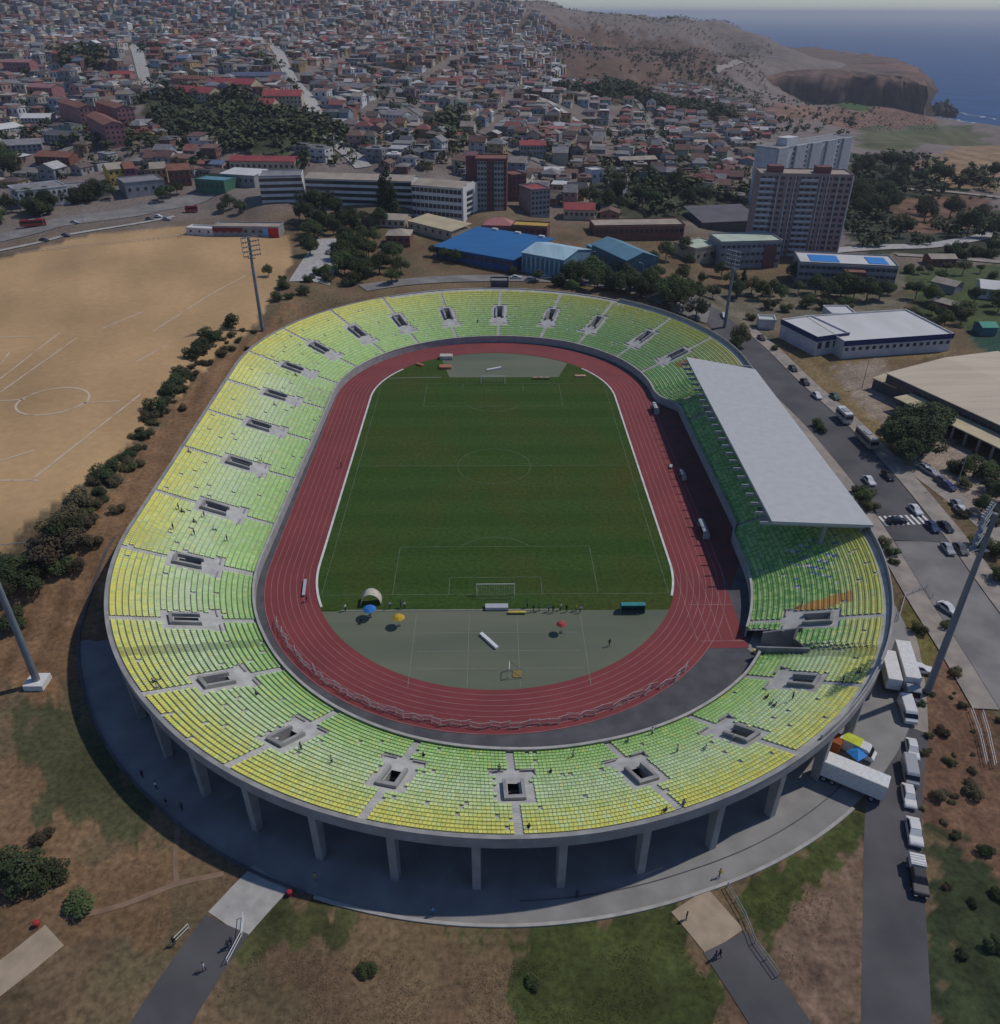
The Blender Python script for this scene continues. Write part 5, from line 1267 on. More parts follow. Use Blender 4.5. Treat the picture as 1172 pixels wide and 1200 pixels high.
B_ = [('pelvis','spine'),('spine','chest'),('chest','neck'),('neck','head'),('head','crown'),('chest','sl'),('sl','el'),('el','wl'),('wl','hl'),('chest','sr'),('sr','er'),('er','wr'),('wr','hr'),('pelvis','pl'),('pl','kl'),('kl','al'),('al','tl'),('pelvis','prr'),('prr','kr'),('kr','ar'),('ar','tr')]
def body(st):
    J = {'pelvis': (0,0,.95,.125), 'spine': (0,0,1.12,.12), 'chest': (0,-.01,1.34,.145), 'neck': (0,-.02,1.5,.055), 'head': (0,-.04,1.6,.085), 'crown': (0,-.03,1.71,.075)}
    for s, x in (('l', -1), ('r', 1)):
        J['s'+s] = (x*.19,0,1.38,.06); J['e'+s] = (x*.25,.02,1.10,.045); J['w'+s] = (x*.25,-.06,.86,.034); J['h'+s] = (x*.25,-.09,.77,.036)
        J['p'+('l' if s == 'l' else 'rr')] = (x*.09,0,.88,.088); J['k'+s] = (x*.10,-.01,.49,.062); J['a'+s] = (x*.10,.02,.09,.042); J['t'+s] = (x*.11,-.14,.05,.042)
    if st == 'walk':
        J['kl'] = (-.1,-.14,.50,.062); J['al'] = (-.1,-.16,.10,.042); J['tl'] = (-.11,-.32,.06,.042); J['kr'] = (.1,.02,.49,.062); J['ar'] = (.1,.25,.14,.042); J['tr'] = (.11,.14,.05,.042)
        J['el'] = (-.25,.14,1.12,.045); J['wl'] = (-.24,.12,.87,.034); J['hl'] = (-.24,.08,.79,.036); J['er'] = (.25,-.08,1.12,.045); J['wr'] = (.23,-.26,.95,.034); J['hr'] = (.22,-.33,.90,.036)
    if st == 'sit':
        for n, v in J.items(): J[n] = (v[0], v[1], v[2]-.47, v[3])
        for s, x in (('l', -1), ('r', 1)):
            J['p'+('l' if s == 'l' else 'rr')] = (x*.09,-.06,.45,.09); J['k'+s] = (x*.12,-.44,.47,.064); J['a'+s] = (x*.12,-.46,.08,.042); J['t'+s] = (x*.12,-.60,.045,.042)
            J['e'+s] = (x*.24,-.12,.66,.045); J['w'+s] = (x*.16,-.34,.58,.034); J['h'+s] = (x*.13,-.42,.56,.036)
    return J
def dress(st):
    dz_ = .47 if st == 'sit' else 0
    def f(c):
        z = c.z+dz_
        if z > 1.50: return 0
        if st == 'sit':
            if c.z < .09: return 3
            if c.y < -.30 and abs(c.x) < .21 and c.z > .52: return 0
            if c.z > .52 and not (c.y < -.2 and c.z < .56): return 1
            return 2
        if z < .09: return 3
        if abs(c.x) > .205 and z < .86+.08: return 0
        if z > .98 or abs(c.x) > .2: return 1
        return 2
    return f
PROTO = {st: skin_person('person', body(st), B_, [SKIN, CLM['black'], CLM['navy'], BLACK], dress(st)) for st in ('stand', 'walk', 'sit')}
bm = bmesh.new(); bmesh.ops.create_uvsphere(bm, u_segments=10, v_segments=7, radius=.112)
for v in list(bm.verts):
    if v.co.z < -.02 and v.co.y < .02: bm.verts.remove(v)
HME = bpy.data.meshes.new('hair'); bm.to_mesh(HME); bm.free(); HME.materials.append(HAIR)
# small face: eyes, nose and mouth on the front of the head
fm = MB(); fm.box(-.045, -.02, -.135, -.118, 1.615, 1.632, mi=0); fm.box(.02, .045, -.135, -.118, 1.615, 1.632, mi=0); fm.box(-.025, .025, -.133, -.116, 1.545, 1.556, mi=0); FACE = fm.mesh('face', [HAIR])
def person(x, y, z, rz, pose='stand', top='black', leg='navy', where='', only=None, label=None, group='spectators', s=1.):
    o = link('person', PROTO[pose], None, (x, y, z), rz, (s, s, s)); setmat(o, 1, CLM[top]); setmat(o, 2, CLM[leg])
    dz_ = -.47 if pose == 'sit' else 0
    h = link('hair', HME, o, (0, -.02, 1.665+dz_)); link('face', FACE, o, (0, 0, dz_))
    px, py = pr(x, y, z+.8)
    v = {'stand': 'standing', 'walk': 'walking', 'sit': 'sitting'}[pose]
    if label: tag(o, label, 'person', group)
    else: later(o, f'{v} person in {top}', where, 'person', group, px, py, only)
    return o
SPOT = [(205,620),(225,612),(224,627),(248,621),(262,634),(238,606),(216,600),(205,597),(180,800),(184,798),(185,806),(300,815),(353,878),(388,895),(496,888),(585,905),(645,905),(672,888),(620,972),(800,945),(780,952),(735,870),(755,850),(795,883),(826,878),(860,868),(908,828),(906,826),(898,818),(930,820),(942,710),(985,800),(1008,790),(560,378),(345,440),(320,475),(225,530),(305,540)]
SX = []
for k_, (px, py) in enumerate(SPOT):
    # find the row of the terrace under this spot
    best = None
    for k in range(1, NROW):
        z = zrow(k)+dz; p = un(px, py, z+.3); d = float(sd(p[0], p[1]))
        if abs(p[1]) <= LS: u = U0+(p[1]+LS) if p[0] > 0 else UT-(p[1]+LS)
        elif p[1] < -LS: u = (math.atan2(p[0], -(p[1]+LS))+math.pi/2)*60
        else: u = U0+US+(math.pi/2-math.atan2(p[0], p[1]-LS))*60
        e = abs(d-rd(u, k)-.35)
        if best is None or e < best[0]: best = (e, k, u)
    e, k, u = best; x, y = loop(u, rd(u, k)+.42); nx, ny = nrm_at(u); fa = math.atan2(-ny, -nx)+math.pi/2
    vs_ = vstate(u, k)
    pose = RD.choice(('sit', 'sit', 'stand')) if vs_ == 0 else 'stand'
    if vs_ == 2: x, y = loop(u, rd(u, 6)+.4); k = 6
    zz = zrow(k)+dz+(.0 if pose == 'stand' else .0)
    if pose == 'stand' and vs_ == 0: x, y = loop(u, rd(u, k)+.12)
    person(x, y, zz, fa, pose, RD.choice(('black', 'black', 'navy', 'grey', 'white')), RD.choice(('navy', 'black', 'grey')), 'on the seats', s=1.05)
def onground(px, py, **kw):
    p = at(px, py); return person(p[0], p[1], max(0.035, h1(p[0], p[1])) if sd(p[0], p[1]) > 77 else .035, RD.uniform(0, 6.28), **kw)
for px, py, top, leg in ((168,912,'black','navy'),(184,925,'white','black'),(196,945,'black','grey'),(214,950,'navy','black'),(370,1032,'yellow','grey'),(676,1053,'navy','black'),(507,1073,'blue','navy'),(843,1028,'yellow','navy'),(804,1078,'black','black')):
    onground(px, py, pose=RD.choice(('stand', 'walk')), top=top, leg=leg, where='on the plaza', group='people outside the stadium')
for px, py, top in ((205,1108,'black'),(268,1112,'black'),(272,1108,'navy'),(240,1138,'white'),(843,1122,'black'),(838,1124,'navy')):
    onground(px, py, pose='walk', top=top, leg='navy', where='on the footpath', group='people outside the stadium')
def infield(px, py, z=.11, **kw):
    p = un(px, py, z); return person(p[0], p[1], z, kw.pop('rz', RD.uniform(0, 6.28)), **kw)
for px, py, pose, top in ((405,716,'stand','white'),(457,713,'stand','white'),(470,712,'stand','navy'),(474,713,'stand','white'),(618,712,'stand','grey'),(625,717,'walk','black'),(632,716,'stand','blue'),(643,717,'stand','blue'),(648,718,'walk','black'),(657,715,'stand','white'),(664,717,'stand','black'),(675,716,'stand','yellow'),(680,718,'walk','white'),
                          (714,757,'walk','black'),(360,705,'walk','black'),(424,730,'sit','black'),(306,742,'stand','black'),(400,548,'walk','black'),(437,720,'sit','black')):
    infield(px, py, pose=pose, top=top, leg='black', where='on the infield', group='athletes and staff on the infield')
# ------------------------------------------------------------------ pitch furniture
def goal(s, lab):
    o = empty('football_goal', (0, 52.5*s, .1), 0 if s > 0 else math.pi, lab, 'goal', 'football goals')
    q = MB(); q.tube((-3.66, 0, 0), (-3.66, 0, 2.44), .08); q.build('post', WHITE, o); q = MB(); q.tube((3.66, 0, 0), (3.66, 0, 2.44), .08); q.build('post', WHITE, o)
    q = MB(); q.tube((-3.74, 0, 2.44), (3.74, 0, 2.44), .08); q.build('crossbar', WHITE, o)
    q = MB()
    for x in np.linspace(-3.66, 3.66, 16): q.tube((x, 0, 2.44), (x, 1, 2.3), .014, n=3); q.tube((x, 1, 2.3), (x, 2.0, 0), .014, n=3)
    for t in np.linspace(0, 1, 7): q.tube((-3.66, 1+t, 2.3*(1-t)), (3.66, 1+t, 2.3*(1-t)), .014, n=3)
    for t in np.linspace(.1, 1, 6):
        for s_ in (-3.66, 3.66): q.tube((s_, 0, 2.44*t), (s_, 2-t*1.0, 2.3*t), .014, n=3)
    q.build('net', mat('net_grey', (.35,.35,.33), .9), o)
goal(-1, 'white football goal with net at the near end of the pitch'); goal(1, 'white football goal with net at the far end of the pitch')
LAND['near football goal'] = (582, 700); LAND['far football goal'] = (579, 445)
def box_thing(name, label, cat, px, py, sx, sy, sz, rz, m, group=None, z=.11, tilt=0, legs=None):
    """a low bench, mat or shelter with a bevelled top and feet"""
    p = un(px, py, z); o = empty(name, (p[0], p[1], z), rz, label, cat, group)
    q = MB(); t_ = sz*.45 if legs else 0
    q.box(-sx/2, sx/2, -sy/2, sy/2, t_+.02, sz); me = q.mesh('top' if legs else 'body', m)
    bm = bmesh.new(); bm.from_mesh(me); bmesh.ops.bevel(bm, geom=bm.edges[:], offset=min(sx, sy, sz)*.08, segments=2, affect='EDGES'); bm.to_mesh(me); bm.free()
    link('seat' if legs else 'body', me, o)
    if legs:
        lq = MB(); lq.box(-.05, .05, -sy*.4, sy*.4, 0, t_+.019); lm = lq.mesh('leg', DARKMETAL)
        for s in (-.42, 0, .42): link('leg', lm, o, (s*sx, 0, 0))
    else:
        q = MB(); q.box(-sx*.46, sx*.46, -sy*.46, sy*.46, 0, .019); q.build('base', DARKMETAL, o)
    return o
def shelter(label, px, py, wd, dp, h, rz, m, m2, z=.11):
    p = un(px, py, z); o = empty('team_shelter', (p[0], p[1], z), rz, label, 'shelter', 'benches and shelters beside the pitch')
    q = MB()
    pr_ = [(-dp/2, h), (-dp/4, h+.18), (dp/4, h*.96), (dp/2, h*.6), (dp/2, 0)]
    for (y0, z0), (y1, z1) in zip(pr_, pr_[1:]): q.add([(-wd/2, y0, z0), (wd/2, y0, z0), (wd/2, y1, z1), (-wd/2, y1, z1), (-wd/2, y0, z0-.05), (wd/2, y0, z0-.05), (wd/2, y1+.05, z1-.04), (-wd/2, y1+.05, z1-.04)], [(0, 1, 2, 3), (7, 6, 5, 4)])
    q.build('canopy', m, o)
    for s in (-1, 1):
        q = MB(); q.add([(s*wd/2*.99, dp/2, 0), (s*wd/2*.99, dp/2, h*.6), (s*wd/2*.99, dp/4, h*.94), (s*wd/2*.99, -dp/2, h*.97), (s*wd/2*.99, -dp/2, 0)], [(0, 1, 2, 3, 4)]); q.build('end_panel', m2, o)
    q = MB(); q.box(-wd*.46, wd*.46, dp*.05, dp*.35, .38, .45); q.build('bench', DARKMETAL, o)
    return o
GREYP = mat('panel_grey', (.42,.44,.46), .6, (.36,.38,.4), 2); TEALP = mat('panel_teal', (.04,.27,.27), .6, (.035,.22,.23), 1)
shelter('teal team shelter at the near corner of the pitch', 741, 716, 4.6, 1.5, 1.9, 0, TEALP, TEALP)
shelter('pale grey team shelter in the roof shadow, nearer of the pair', 824, 624, 5.2, 1.5, 1.9, -math.pi/2, GREYP, GREYP)
shelter('small grey shelter where the track meets the far corner of the main stand', 768, 482, 4.2, 1.5, 1.9, -math.pi/2, GREYP, GREYP)
shelter('small pale bench shelter halfway along the roof shadow', 800, 560, 2.6, 1.2, 1.6, -math.pi/2, GREYP, GREYP)
SOFT = 'mats and equipment on the infield'
box_thing('padded_bar', 'long white padded roll lying slantwise on the near infield', 'padded roll', 573, 752, 5.0, .7, .5, math.atan2(-(un(584,761)[1]-un(564,743)[1])*-1, un(584,761)[0]-un(564,743)[0]), WHITE, SOFT)
box_thing('padded_bar', 'white padded roll lying on the far infield', 'padded roll', 579, 433, 5.2, .7, .5, .45, WHITE, SOFT)
box_thing('landing_mat', 'light grey crash mat standing behind the near goal', 'mat', 582, 713, 4.4, 1.4, .7, 0, GREYP, SOFT)
box_thing('bench', 'yellow bench with black legs beside the near goal', 'bench', 606, 719, 3.4, .6, .5, 0, mat('bench_yellow', (.55,.42,.08), .6), SOFT, legs=True)
ORM = mat('mat_orange', (.42,.16,.09), .7, (.34,.13,.08), 2)
box_thing('landing_mat', 'orange landing mat on the far infield grass, larger of two', 'mat', 522, 431, 3.8, 2.6, .7, 0, ORM, SOFT)
box_thing('landing_mat', 'narrow orange mat at the far left corner of the infield', 'mat', 492, 428, 3.0, 1.0, .5, -.7, ORM, SOFT)
box_thing('storage_box', 'white storage box on the far infield beside the orange mat', 'box', 523, 420, 4.2, 2.6, 1.2, 0, mat('box_cream', (.52,.5,.42), .7), SOFT)
box_thing('landing_mat', 'flat salmon mat on the far right grass corner', 'mat', 680, 441, 3.4, 1.2, .35, 0, mat('mat_salmon', (.5,.3,.2), .7), SOFT)
for i, (px, lab) in enumerate(((627, 'salmon hurdle bench, leftmost of the row on the far infield'), (634, 'salmon hurdle bench in the middle of the row on the far infield'), (641, 'salmon hurdle bench, rightmost of the row on the far infield'))): box_thing('bench', lab, 'bench', px, 444, 1.5, .7, .6, 0, mat('mat_salmon', (.5,.3,.2)), SOFT, legs=True)
box_thing('low_bench', 'white bench at the trackside in the roof shadow', 'bench', 786, 548, 1.6, .7, .6, 1.3, GREYP, SOFT, legs=True)
box_thing('low_bench', 'grey kit bench on the inner lane of the near left bend', 'bench', 357, 690, .6, 5.2, .5, .12, GREYP, SOFT, z=.13, legs=True)
box_thing('barrier_board', 'yellow padded board leaning at the athletes gate', 'board', 893, 768, 3.2, .7, .7, -.6, mat('board_yellow', (.6,.5,.06), .6), SOFT)
# small training goal
p = un(605, 790, .11); o = empty('training_goal', (p[0], p[1], .11), -.05, 'small training goal with white side posts standing on the near infield', 'goal')
for x, y in ((-1.2, -1), (-1.2, 1)): q = MB(); q.tube((x, y, 0), (x, y, 2.0), .07); q.build('post', WHITE, o)
q = MB(); q.tube((-1.2, -1, 2), (-1.2, 1, 2), .06); q.build('crossbar', WHITE, o)
for y in (-1, 1): q = MB(); q.tube((-1.2, y, 2), (1.0, y, .05), .04); q.build('stay', DARKMETAL, o)
q = MB(); q.box(-.6, 1.0, -.9, .9, .02, .12); q.build('base', mat('base_ochre', (.25,.19,.06), .8), o)
# parasols
def parasol(px, py, r, col, label):
    p = un(px, py, 2.0); o = empty('parasol', (p[0], p[1], .11), 0, label, 'parasol', 'parasols on the infield'); n = 12
    q = MB(); pts = [(0, 0, 2.55)]; 
    for rr_, z in ((.55, 2.38), (1, 1.95)): pts += [(r*rr_*math.cos(6.283*i/n), r*rr_*math.sin(6.283*i/n), z+(.06 if i % 2 else 0)) for i in range(n)]
    fs = [(0, 1+i, 1+(i+1) % n) for i in range(n)]+[(1+i, 1+n+i, 1+n+(i+1) % n, 1+(i+1) % n) for i in range(n)]
    q.add(pts, fs); q.build('canopy', mat('parasol_'+label.split()[0], col, .7, tuple(c*.85 for c in col), 2), o)
    q = MB(); q.tube((0, 0, 0), (0, 0, 2.6), .03); q.build('pole', STEEL, o); q = MB(); q.tube((0, 0, 0), (0, 0, .15), .35, .3, 10); q.build('base', DARKMETAL, o)
parasol(433, 714, 1.3, (.03,.18,.52), 'blue parasol beside the yellow parasol on the near infield')
parasol(467, 724, 1.15, (.58,.36,.03), 'yellow parasol beside the blue parasol on the near infield')
parasol(658, 732, .95, (.40,.07,.06), 'red parasol standing alone on the near infield')
p = un(434, 713, .11); o = empty('arched_tent', (p[0], p[1]+2.0, .11), 0, 'cream arched tent behind the blue parasol', 'tent')
q = MB(); n = 14
for i in range(n):
    a0, a1 = math.pi*i/n, math.pi*(i+1)/n
    q.add([(1.9*math.cos(a0), -1, 2.5*math.sin(a0)), (1.9*math.cos(a1), -1, 2.5*math.sin(a1)), (1.9*math.cos(a1), 1, 2.5*math.sin(a1)), (1.9*math.cos(a0), 1, 2.5*math.sin(a0))], [(3, 2, 1, 0)])
q.build('canvas', mat('canvas_cream', (.6,.54,.42), .8), o)
for y in (-1, 1):
    q = MB()
    for i in range(n):
        a0, a1 = math.pi*i/n, math.pi*(i+1)/n; q.tube((1.93*math.cos(a0), y, 2.53*math.sin(a0)), (1.93*math.cos(a1), y, 2.53*math.sin(a1)), .05, n=5)
    q.build('hoop', WHITE, o)
# crowd barriers along the near bend
bq = MB()
bq.tube((-1.05, 0, .12), (-1.05, 0, 1.1), .03, n=5); bq.tube((1.05, 0, .12), (1.05, 0, 1.1), .03, n=5); bq.tube((-1.05, 0, 1.1), (1.05, 0, 1.1), .05, n=5); bq.tube((-1.05, 0, .2), (1.05, 0, .2), .045, n=5)
frame_m = bq.mesh('frame', mat('barrier_zinc', (.48,.45,.44), .5, (.40,.37,.36), 3))
bq = MB()
for i in range(1, 10): bq.tube((-1.05+.21*i, 0, .2), (-1.05+.21*i, 0, 1.1), .024, n=4)
bars_m = bq.mesh('bars', MATS['barrier_zinc'])
fq = MB(); fq.box(-.03, .03, -.35, .35, 0, .06); fq.tube((0, 0, .05), (0, 0, .2), .025, n=4); foot_m = fq.mesh('foot', MATS['barrier_zinc'])
NB = 56; b0, b1 = uth(-66), uth(47)
for i in range(NB):
    u = b0+(b1-b0)*(i+.5)/NB; d = 44.9+.25*math.sin(i*1.7)+(1.0 if i > 50 else 0); x, y = loop(u, d); nx, ny = nrm_at(u)
    o = empty('crowd_barrier', (x, y, .115), math.atan2(ny, nx)-math.pi/2+RD.uniform(-.16, .16)+(.18 if i % 2 else -.18)); o.scale = (.86, 1, 1)
    link('frame', frame_m, o); link('bars', bars_m, o)
    for s in (-.8, .8): link('foot', foot_m, o, (s, 0, 0))
    tag(o, f'steel crowd barrier on the red bend, {ORD[i]} from the left end of the row' if i else 'steel crowd barrier on the red bend, at the very left end of the row', 'barrier', 'crowd barriers along the near bend')
# ------------------------------------------------------------------ floodlights
def mast(p, H_, yaw, label, plinth=True, key=None):
    o = empty('floodlight_mast', (p[0], p[1], p[2]), 0, label, 'floodlight', 'floodlight masts')
    q = MB(); q.tube((0, 0, .4), (0, 0, H_*.5), .62, .5, 12); q.tube((0, 0, H_*.5), (0, 0, H_), .5, .34, 12); q.build('pole', mat('mast_grey', (.20,.22,.25), .55, (.16,.18,.2), .6), o, smooth=False)
    if plinth:
        q = MB(); q.box(-1.6, 1.6, -1.6, 1.6, -.6, 1.1); q.build('plinth', WHITE, o)
    q = MB(); W_, h0 = 3.0, H_-5.6
    for k in range(5): q.box(-W_, W_, -.08, .08, h0+k*1.4-.07, h0+k*1.4+.07)
    for s in (-W_, 0, W_): q.box(s-.08, s+.08, -.1, -.081, h0, h0+5.6)
    hd = q.build('lamp_frame', MATS['mast_grey'], o, loc=(0, 0, 0)); hd.rotation_euler = (0, 0, yaw)
    for v in hd.data.vertices: v.co.y -= .75
    lq = MB(); lq.tube((0, -.42, 0), (0, -.1, .12), .34, .2, 8); lm_ = lq.mesh('lamp', mat('lamp_housing', (.33,.34,.36), .35, (.26,.27,.29), 3, metal=.3))
    for k in range(5):
        for j in range(7): link('lamp', lm_, hd, (-W_+.4+j*(2*W_-.8)/6, -.85, h0+k*1.4))
    q = MB(); q.box(-1.2, 1.2, -.2, .6, h0-1.1, h0-1.0)
    q.build('platform', DARKMETAL, o)
    px, py = pr(*p)
    if key: LAND[key] = (px, py)
mast(un(45, 802, 0), 35, 2.2, 'tall floodlight mast on a white plinth left of the shaded plaza', key='plinth floodlight')
mast(un(1086, 812, 0), 35.5, -2.3, 'tall floodlight mast beside the white trucks, seen end on', plinth=False, key='truckside floodlight')
p = at(308, 388); mast((p[0], p[1], h1(p[0], p[1])), 30, .8, 'floodlight mast between the sand field and the far bend', plinth=False, key='sand field floodlight')
p = at(849, 384); mast((p[0], p[1], h1(p[0], p[1])), 27, -.9, 'floodlight mast behind the far end of the main stand', plinth=False, key='roundabout floodlight')
# ------------------------------------------------------------------ vehicles
def prof_mesh(name, prof, wd, m, inset=0., bev=.06):
    """side profile (y, z) pulled across the width, top tucked in"""
    q = MB(); n = len(prof); zt = max(z for _, z in prof); zb = min(z for _, z in prof)
    vs = []
    for s in (-1, 1):
        for y, z in prof: vs.append((s*(wd/2-inset*(z-zb)/(zt-zb+1e-6)), y, z))
    q.add(vs, [tuple(range(n-1, -1, -1)), tuple(range(n, 2*n))]+[(i, (i+1) % n, n+(i+1) % n, n+i) for i in range(n)])
    me = q.mesh(name, m); bm = bmesh.new(); bm.from_mesh(me); bmesh.ops.recalc_face_normals(bm, faces=bm.faces)
    bmesh.ops.bevel(bm, geom=bm.edges[:], offset=bev, segments=2, affect='EDGES', clamp_overlap=True); bm.to_mesh(me); bm.free(); return me
CARP = {k: mat('car_paint_'+k, c, .25, tuple(v*.93 for v in c), 1, spec=.6) for k, c in {'white': (.66,.66,.65), 'silver': (.36,.37,.38), 'black': (.02,.02,.023), 'grey': (.11,.115,.12), 'red': (.36,.03,.03), 'dark blue': (.03,.045,.11), 'green': (.04,.10,.06)}.items()}
VG = mat('vehicle_glass', (.012,.015,.02), .1, (.01,.012,.016), 1, spec=.6)
tq = MB(); tq.tube((-.1, 0, 0), (.1, 0, 0), .33, .33, 14); TYRE = tq.mesh('tyre', BLACK); tq = MB(); tq.tube((-.11, 0, 0), (.11, 0, 0), .2, .2, 10); RIM = tq.mesh('rim', STEEL)
lq = MB(); lq.box(-.18, .18, -.03, .03, -.07, .07); HL = lq.mesh('headlight', mat('headlight_glass', (.7,.7,.68), .2)); TL = lq.mesh('tail_light', mat('tail_red', (.4,.02,.02), .3))
def vehicle_proto(kind):
    if kind == 'car': L_, W_, lo, cab, gl, wy, wr = 4.3, 1.75, [(-2.1,.28),(-2.15,.62),(-1.9,.82),(-.9,.92),(1.6,.95),(2.1,.88),(2.15,.45),(2.05,.28)], [(-.95,.90),(-.25,1.40),(1.05,1.42),(1.75,.93)], [(-.86,.95),(-.27,1.35),(1.03,1.37),(1.66,.97)], 1.32, 1.
    elif kind == 'van': L_, W_, lo, cab, gl, wy, wr = 5.4, 2.0, [(-2.65,.3),(-2.7,.95),(-2.35,1.1),(-1.75,1.9),(-1.5,2.15),(2.6,2.2),(2.7,2.0),(2.7,.3)], None, [(-2.28,1.2),(-1.79,1.85),(-1.0,1.85),(-1.0,1.2)], 1.7, 1.05
    elif kind == 'pickup': L_, W_, lo, cab, gl, wy, wr = 5.2, 1.85, [(-2.55,.35),(-2.6,.85),(-2.3,1.05),(-1.2,1.12),(2.5,1.1),(2.6,.4)], [(-1.25,1.1),(-.6,1.68),(.7,1.7),(.85,1.1)], [(-1.14,1.15),(-.6,1.62),(.66,1.64),(.76,1.15)], 1.6, 1.1
    parts = [('body', prof_mesh('body', lo, W_, CARP['white'], .08), (0, 0, 0), 0)]
    if cab: parts.append(('cabin', prof_mesh('cabin', cab, W_-.14, CARP['white'], .18, .05), (0, 0, 0), 0))
    g = prof_mesh('window', gl, W_-.08 if cab else W_+.02, VG, .2 if cab else .1, .03)
    parts.append(('windows', g, (0, 0, 0), 0))
    for s in (-1, 1):
        for y in (-wy, wy): parts.append(('wheel', TYRE, (s*(W_/2-.12), y, .33*wr), 0))
        parts.append(('headlight', HL, (s*(W_/2-.3), -L_/2-.005, .70), 0)); parts.append(('tail_light', TL, (s*(W_/2-.3), L_/2+.0, .78), 0))
    return parts
VP = {k: vehicle_proto(k) for k in ('car', 'van', 'pickup')}
# the roof panel is body colour: lay it over the glass block
rp = MB(); rp.box(-.58, .58, -.24, 1.02, 1.36, 1.445); rp_m = rp.mesh('roof_panel', CARP['white']); VP['car'].append(('roof_panel', rp_m, (0, 0, 0), 0))
rp = MB(); rp.box(-.62, .62, -.55, .63, 1.63, 1.715); VP['pickup'].append(('roof_panel', rp.mesh('roof_panel', CARP['white']), (0, 0, 0), 0))
def vehicle(kind, px, py, rz, colr, label=None, look=None, z=None, group='parked vehicles', s=1.):
    p = at(px, py); zz = (h1(p[0], p[1])+.1) if z is None else z
    nm = {'car': 'parked_car', 'van': 'van', 'pickup': 'pickup_truck'}[kind]
    o = empty(nm, (p[0], p[1], zz), rz); o.scale = (s, s, s)
    for n, me, loc, r in VP[kind]:
        c = link(n, me, o, loc)
        if n in ('body', 'cabin', 'roof_panel'): setmat(c, 0, CARP[colr])
        if n == 'wheel': link('rim', RIM, c)
    if label: tag(o, label, {'car': 'car', 'van': 'van', 'pickup': 'pickup'}[kind], group)
    else: later(o, f'{colr}', look or {'car': 'parked car', 'van': 'parked van', 'pickup': 'parked pickup'}[kind], {'car': 'car', 'van': 'van', 'pickup': 'pickup'}[kind], group, px, py)
    return o
PARK = 'cars parked along the service road'
vehicle('car', 1068, 881, -.29, 'white', 'white car parked at the far end of the row on the service road', group=PARK, z=.03)
vehicle('van', 1065, 908, -.29, 'silver', 'silver van parked between two white vehicles on the service road', group=PARK, z=.03, s=.95)
vehicle('car', 1064, 936, -.29, 'white', 'white car parked close behind the silver van', group=PARK, z=.03)
vehicle('car', 1070, 978, -.29, 'white', 'white car with black rear window parked alone on the service road', group=PARK, z=.03, s=1.1)
o = vehicle('pickup', 1074, 1032, -.28, 'black', 'black pickup with a white cargo cover, last on the service road', group=PARK, z=.03, s=1.1)
q = MB(); q.box(-.86, .86, .85, 2.5, 1.05, 1.85); c = q.build('cargo_cover', WHITE, o)
q = MB()
for k in range(4): q.box(-.8, .8, 1.0+k*.38, 1.14+k*.38, 1.853, 1.9)
q.build('rack', STEEL, c)
c.rotation_euler = (0, 0, 0)
def truck(px, py, rz, L_, W_, h, label, cab=None, z=.1, body=WHITE, cabp='white', gap=.3, group='trucks parked at the stadium'):
    p = un(px, py, z); o = empty('box_truck', (p[0], p[1], z), rz, label, 'truck', group)
    q = MB(); q.box(-W_/2, W_/2, -L_/2, L_/2, .95, h); me = q.mesh('cargo_box', body); bm = bmesh.new(); bm.from_mesh(me); bmesh.ops.bevel(bm, geom=bm.edges[:], offset=.06, segments=2, affect='EDGES'); bm.to_mesh(me); bm.free(); link('cargo_box', me, o)
    q = MB(); q.box(-W_*.35, W_*.35, -L_/2-(2.2 if cab else 0), L_/2-.2, .55, .94); q.build('chassis', DARKMETAL, o)
    ys = [L_/2-1.2, L_/2-2.4]+([-L_/2-1.2] if cab else [-L_/2+1.5])
    for y in ys:
        for s in (-1, 1): w_ = link('wheel', TYRE, o, (s*(W_/2-.2), y, .48), 0, (1.6, 1.45, 1.45)); link('rim', RIM, w_)
    if cab:
        pf = [(-2.1, .5), (-2.15, 1.3), (-1.85, 2.45), (-1.6, 2.6), (-.1, 2.65), (-.1, .5)]
        c = link('cab', prof_mesh('cab', pf, W_-.15, CARP[cabp], .1), o, (0, -L_/2-gap, 0))
        q = MB(); q.add([(-.95, -2.17, 1.4), (.95, -2.17, 1.4), (.9, -1.9, 2.4), (-.9, -1.9, 2.4)], [(0, 1, 2, 3)]); q.build('windscreen', VG, c)
        for s in (-1, 1): link('headlight', HL, c, (s*.8, -2.14, .85))
    return o
truck(1058, 790, -.23, 9.6, 2.5, 3.6, 'large white box truck with a blue grey cab beside the floodlight mast', cab=True, cabp='silver')
truck(1040, 795, -.25, 7.5, 2.3, 3.2, 'smaller white trailer squeezed between the large white truck and the stand')
truck(995, 921, math.radians(57), 9.4, 2.5, 3.9, 'long white trailer parked at an angle under the edge of the stand')
vehicle('van', 1062, 837, -.2, 'white', 'white van parked in front of the large white box truck', z=.1)
o = vehicle('car', 1077, 787, 1.3, 'white', 'white car parked nose out beside the large white box truck', z=.1)
o = vehicle('van', 1003, 882, math.radians(52), 'white', 'white ambulance van with a yellow green roof near the angled trailer', z=.08, group='trucks parked at the stadium')
q = MB(); q.box(-.95, .95, -.4, 2.3, 2.2, 2.28); q.build('roof_stripe', mat('hi_vis_yellow', (.55,.62,.03), .5), o)
p = un(1001, 893, 0); o = empty('gazebo', (p[0], p[1], .05), .5, 'small bright blue gazebo between the ambulance and the angled trailer', 'gazebo')
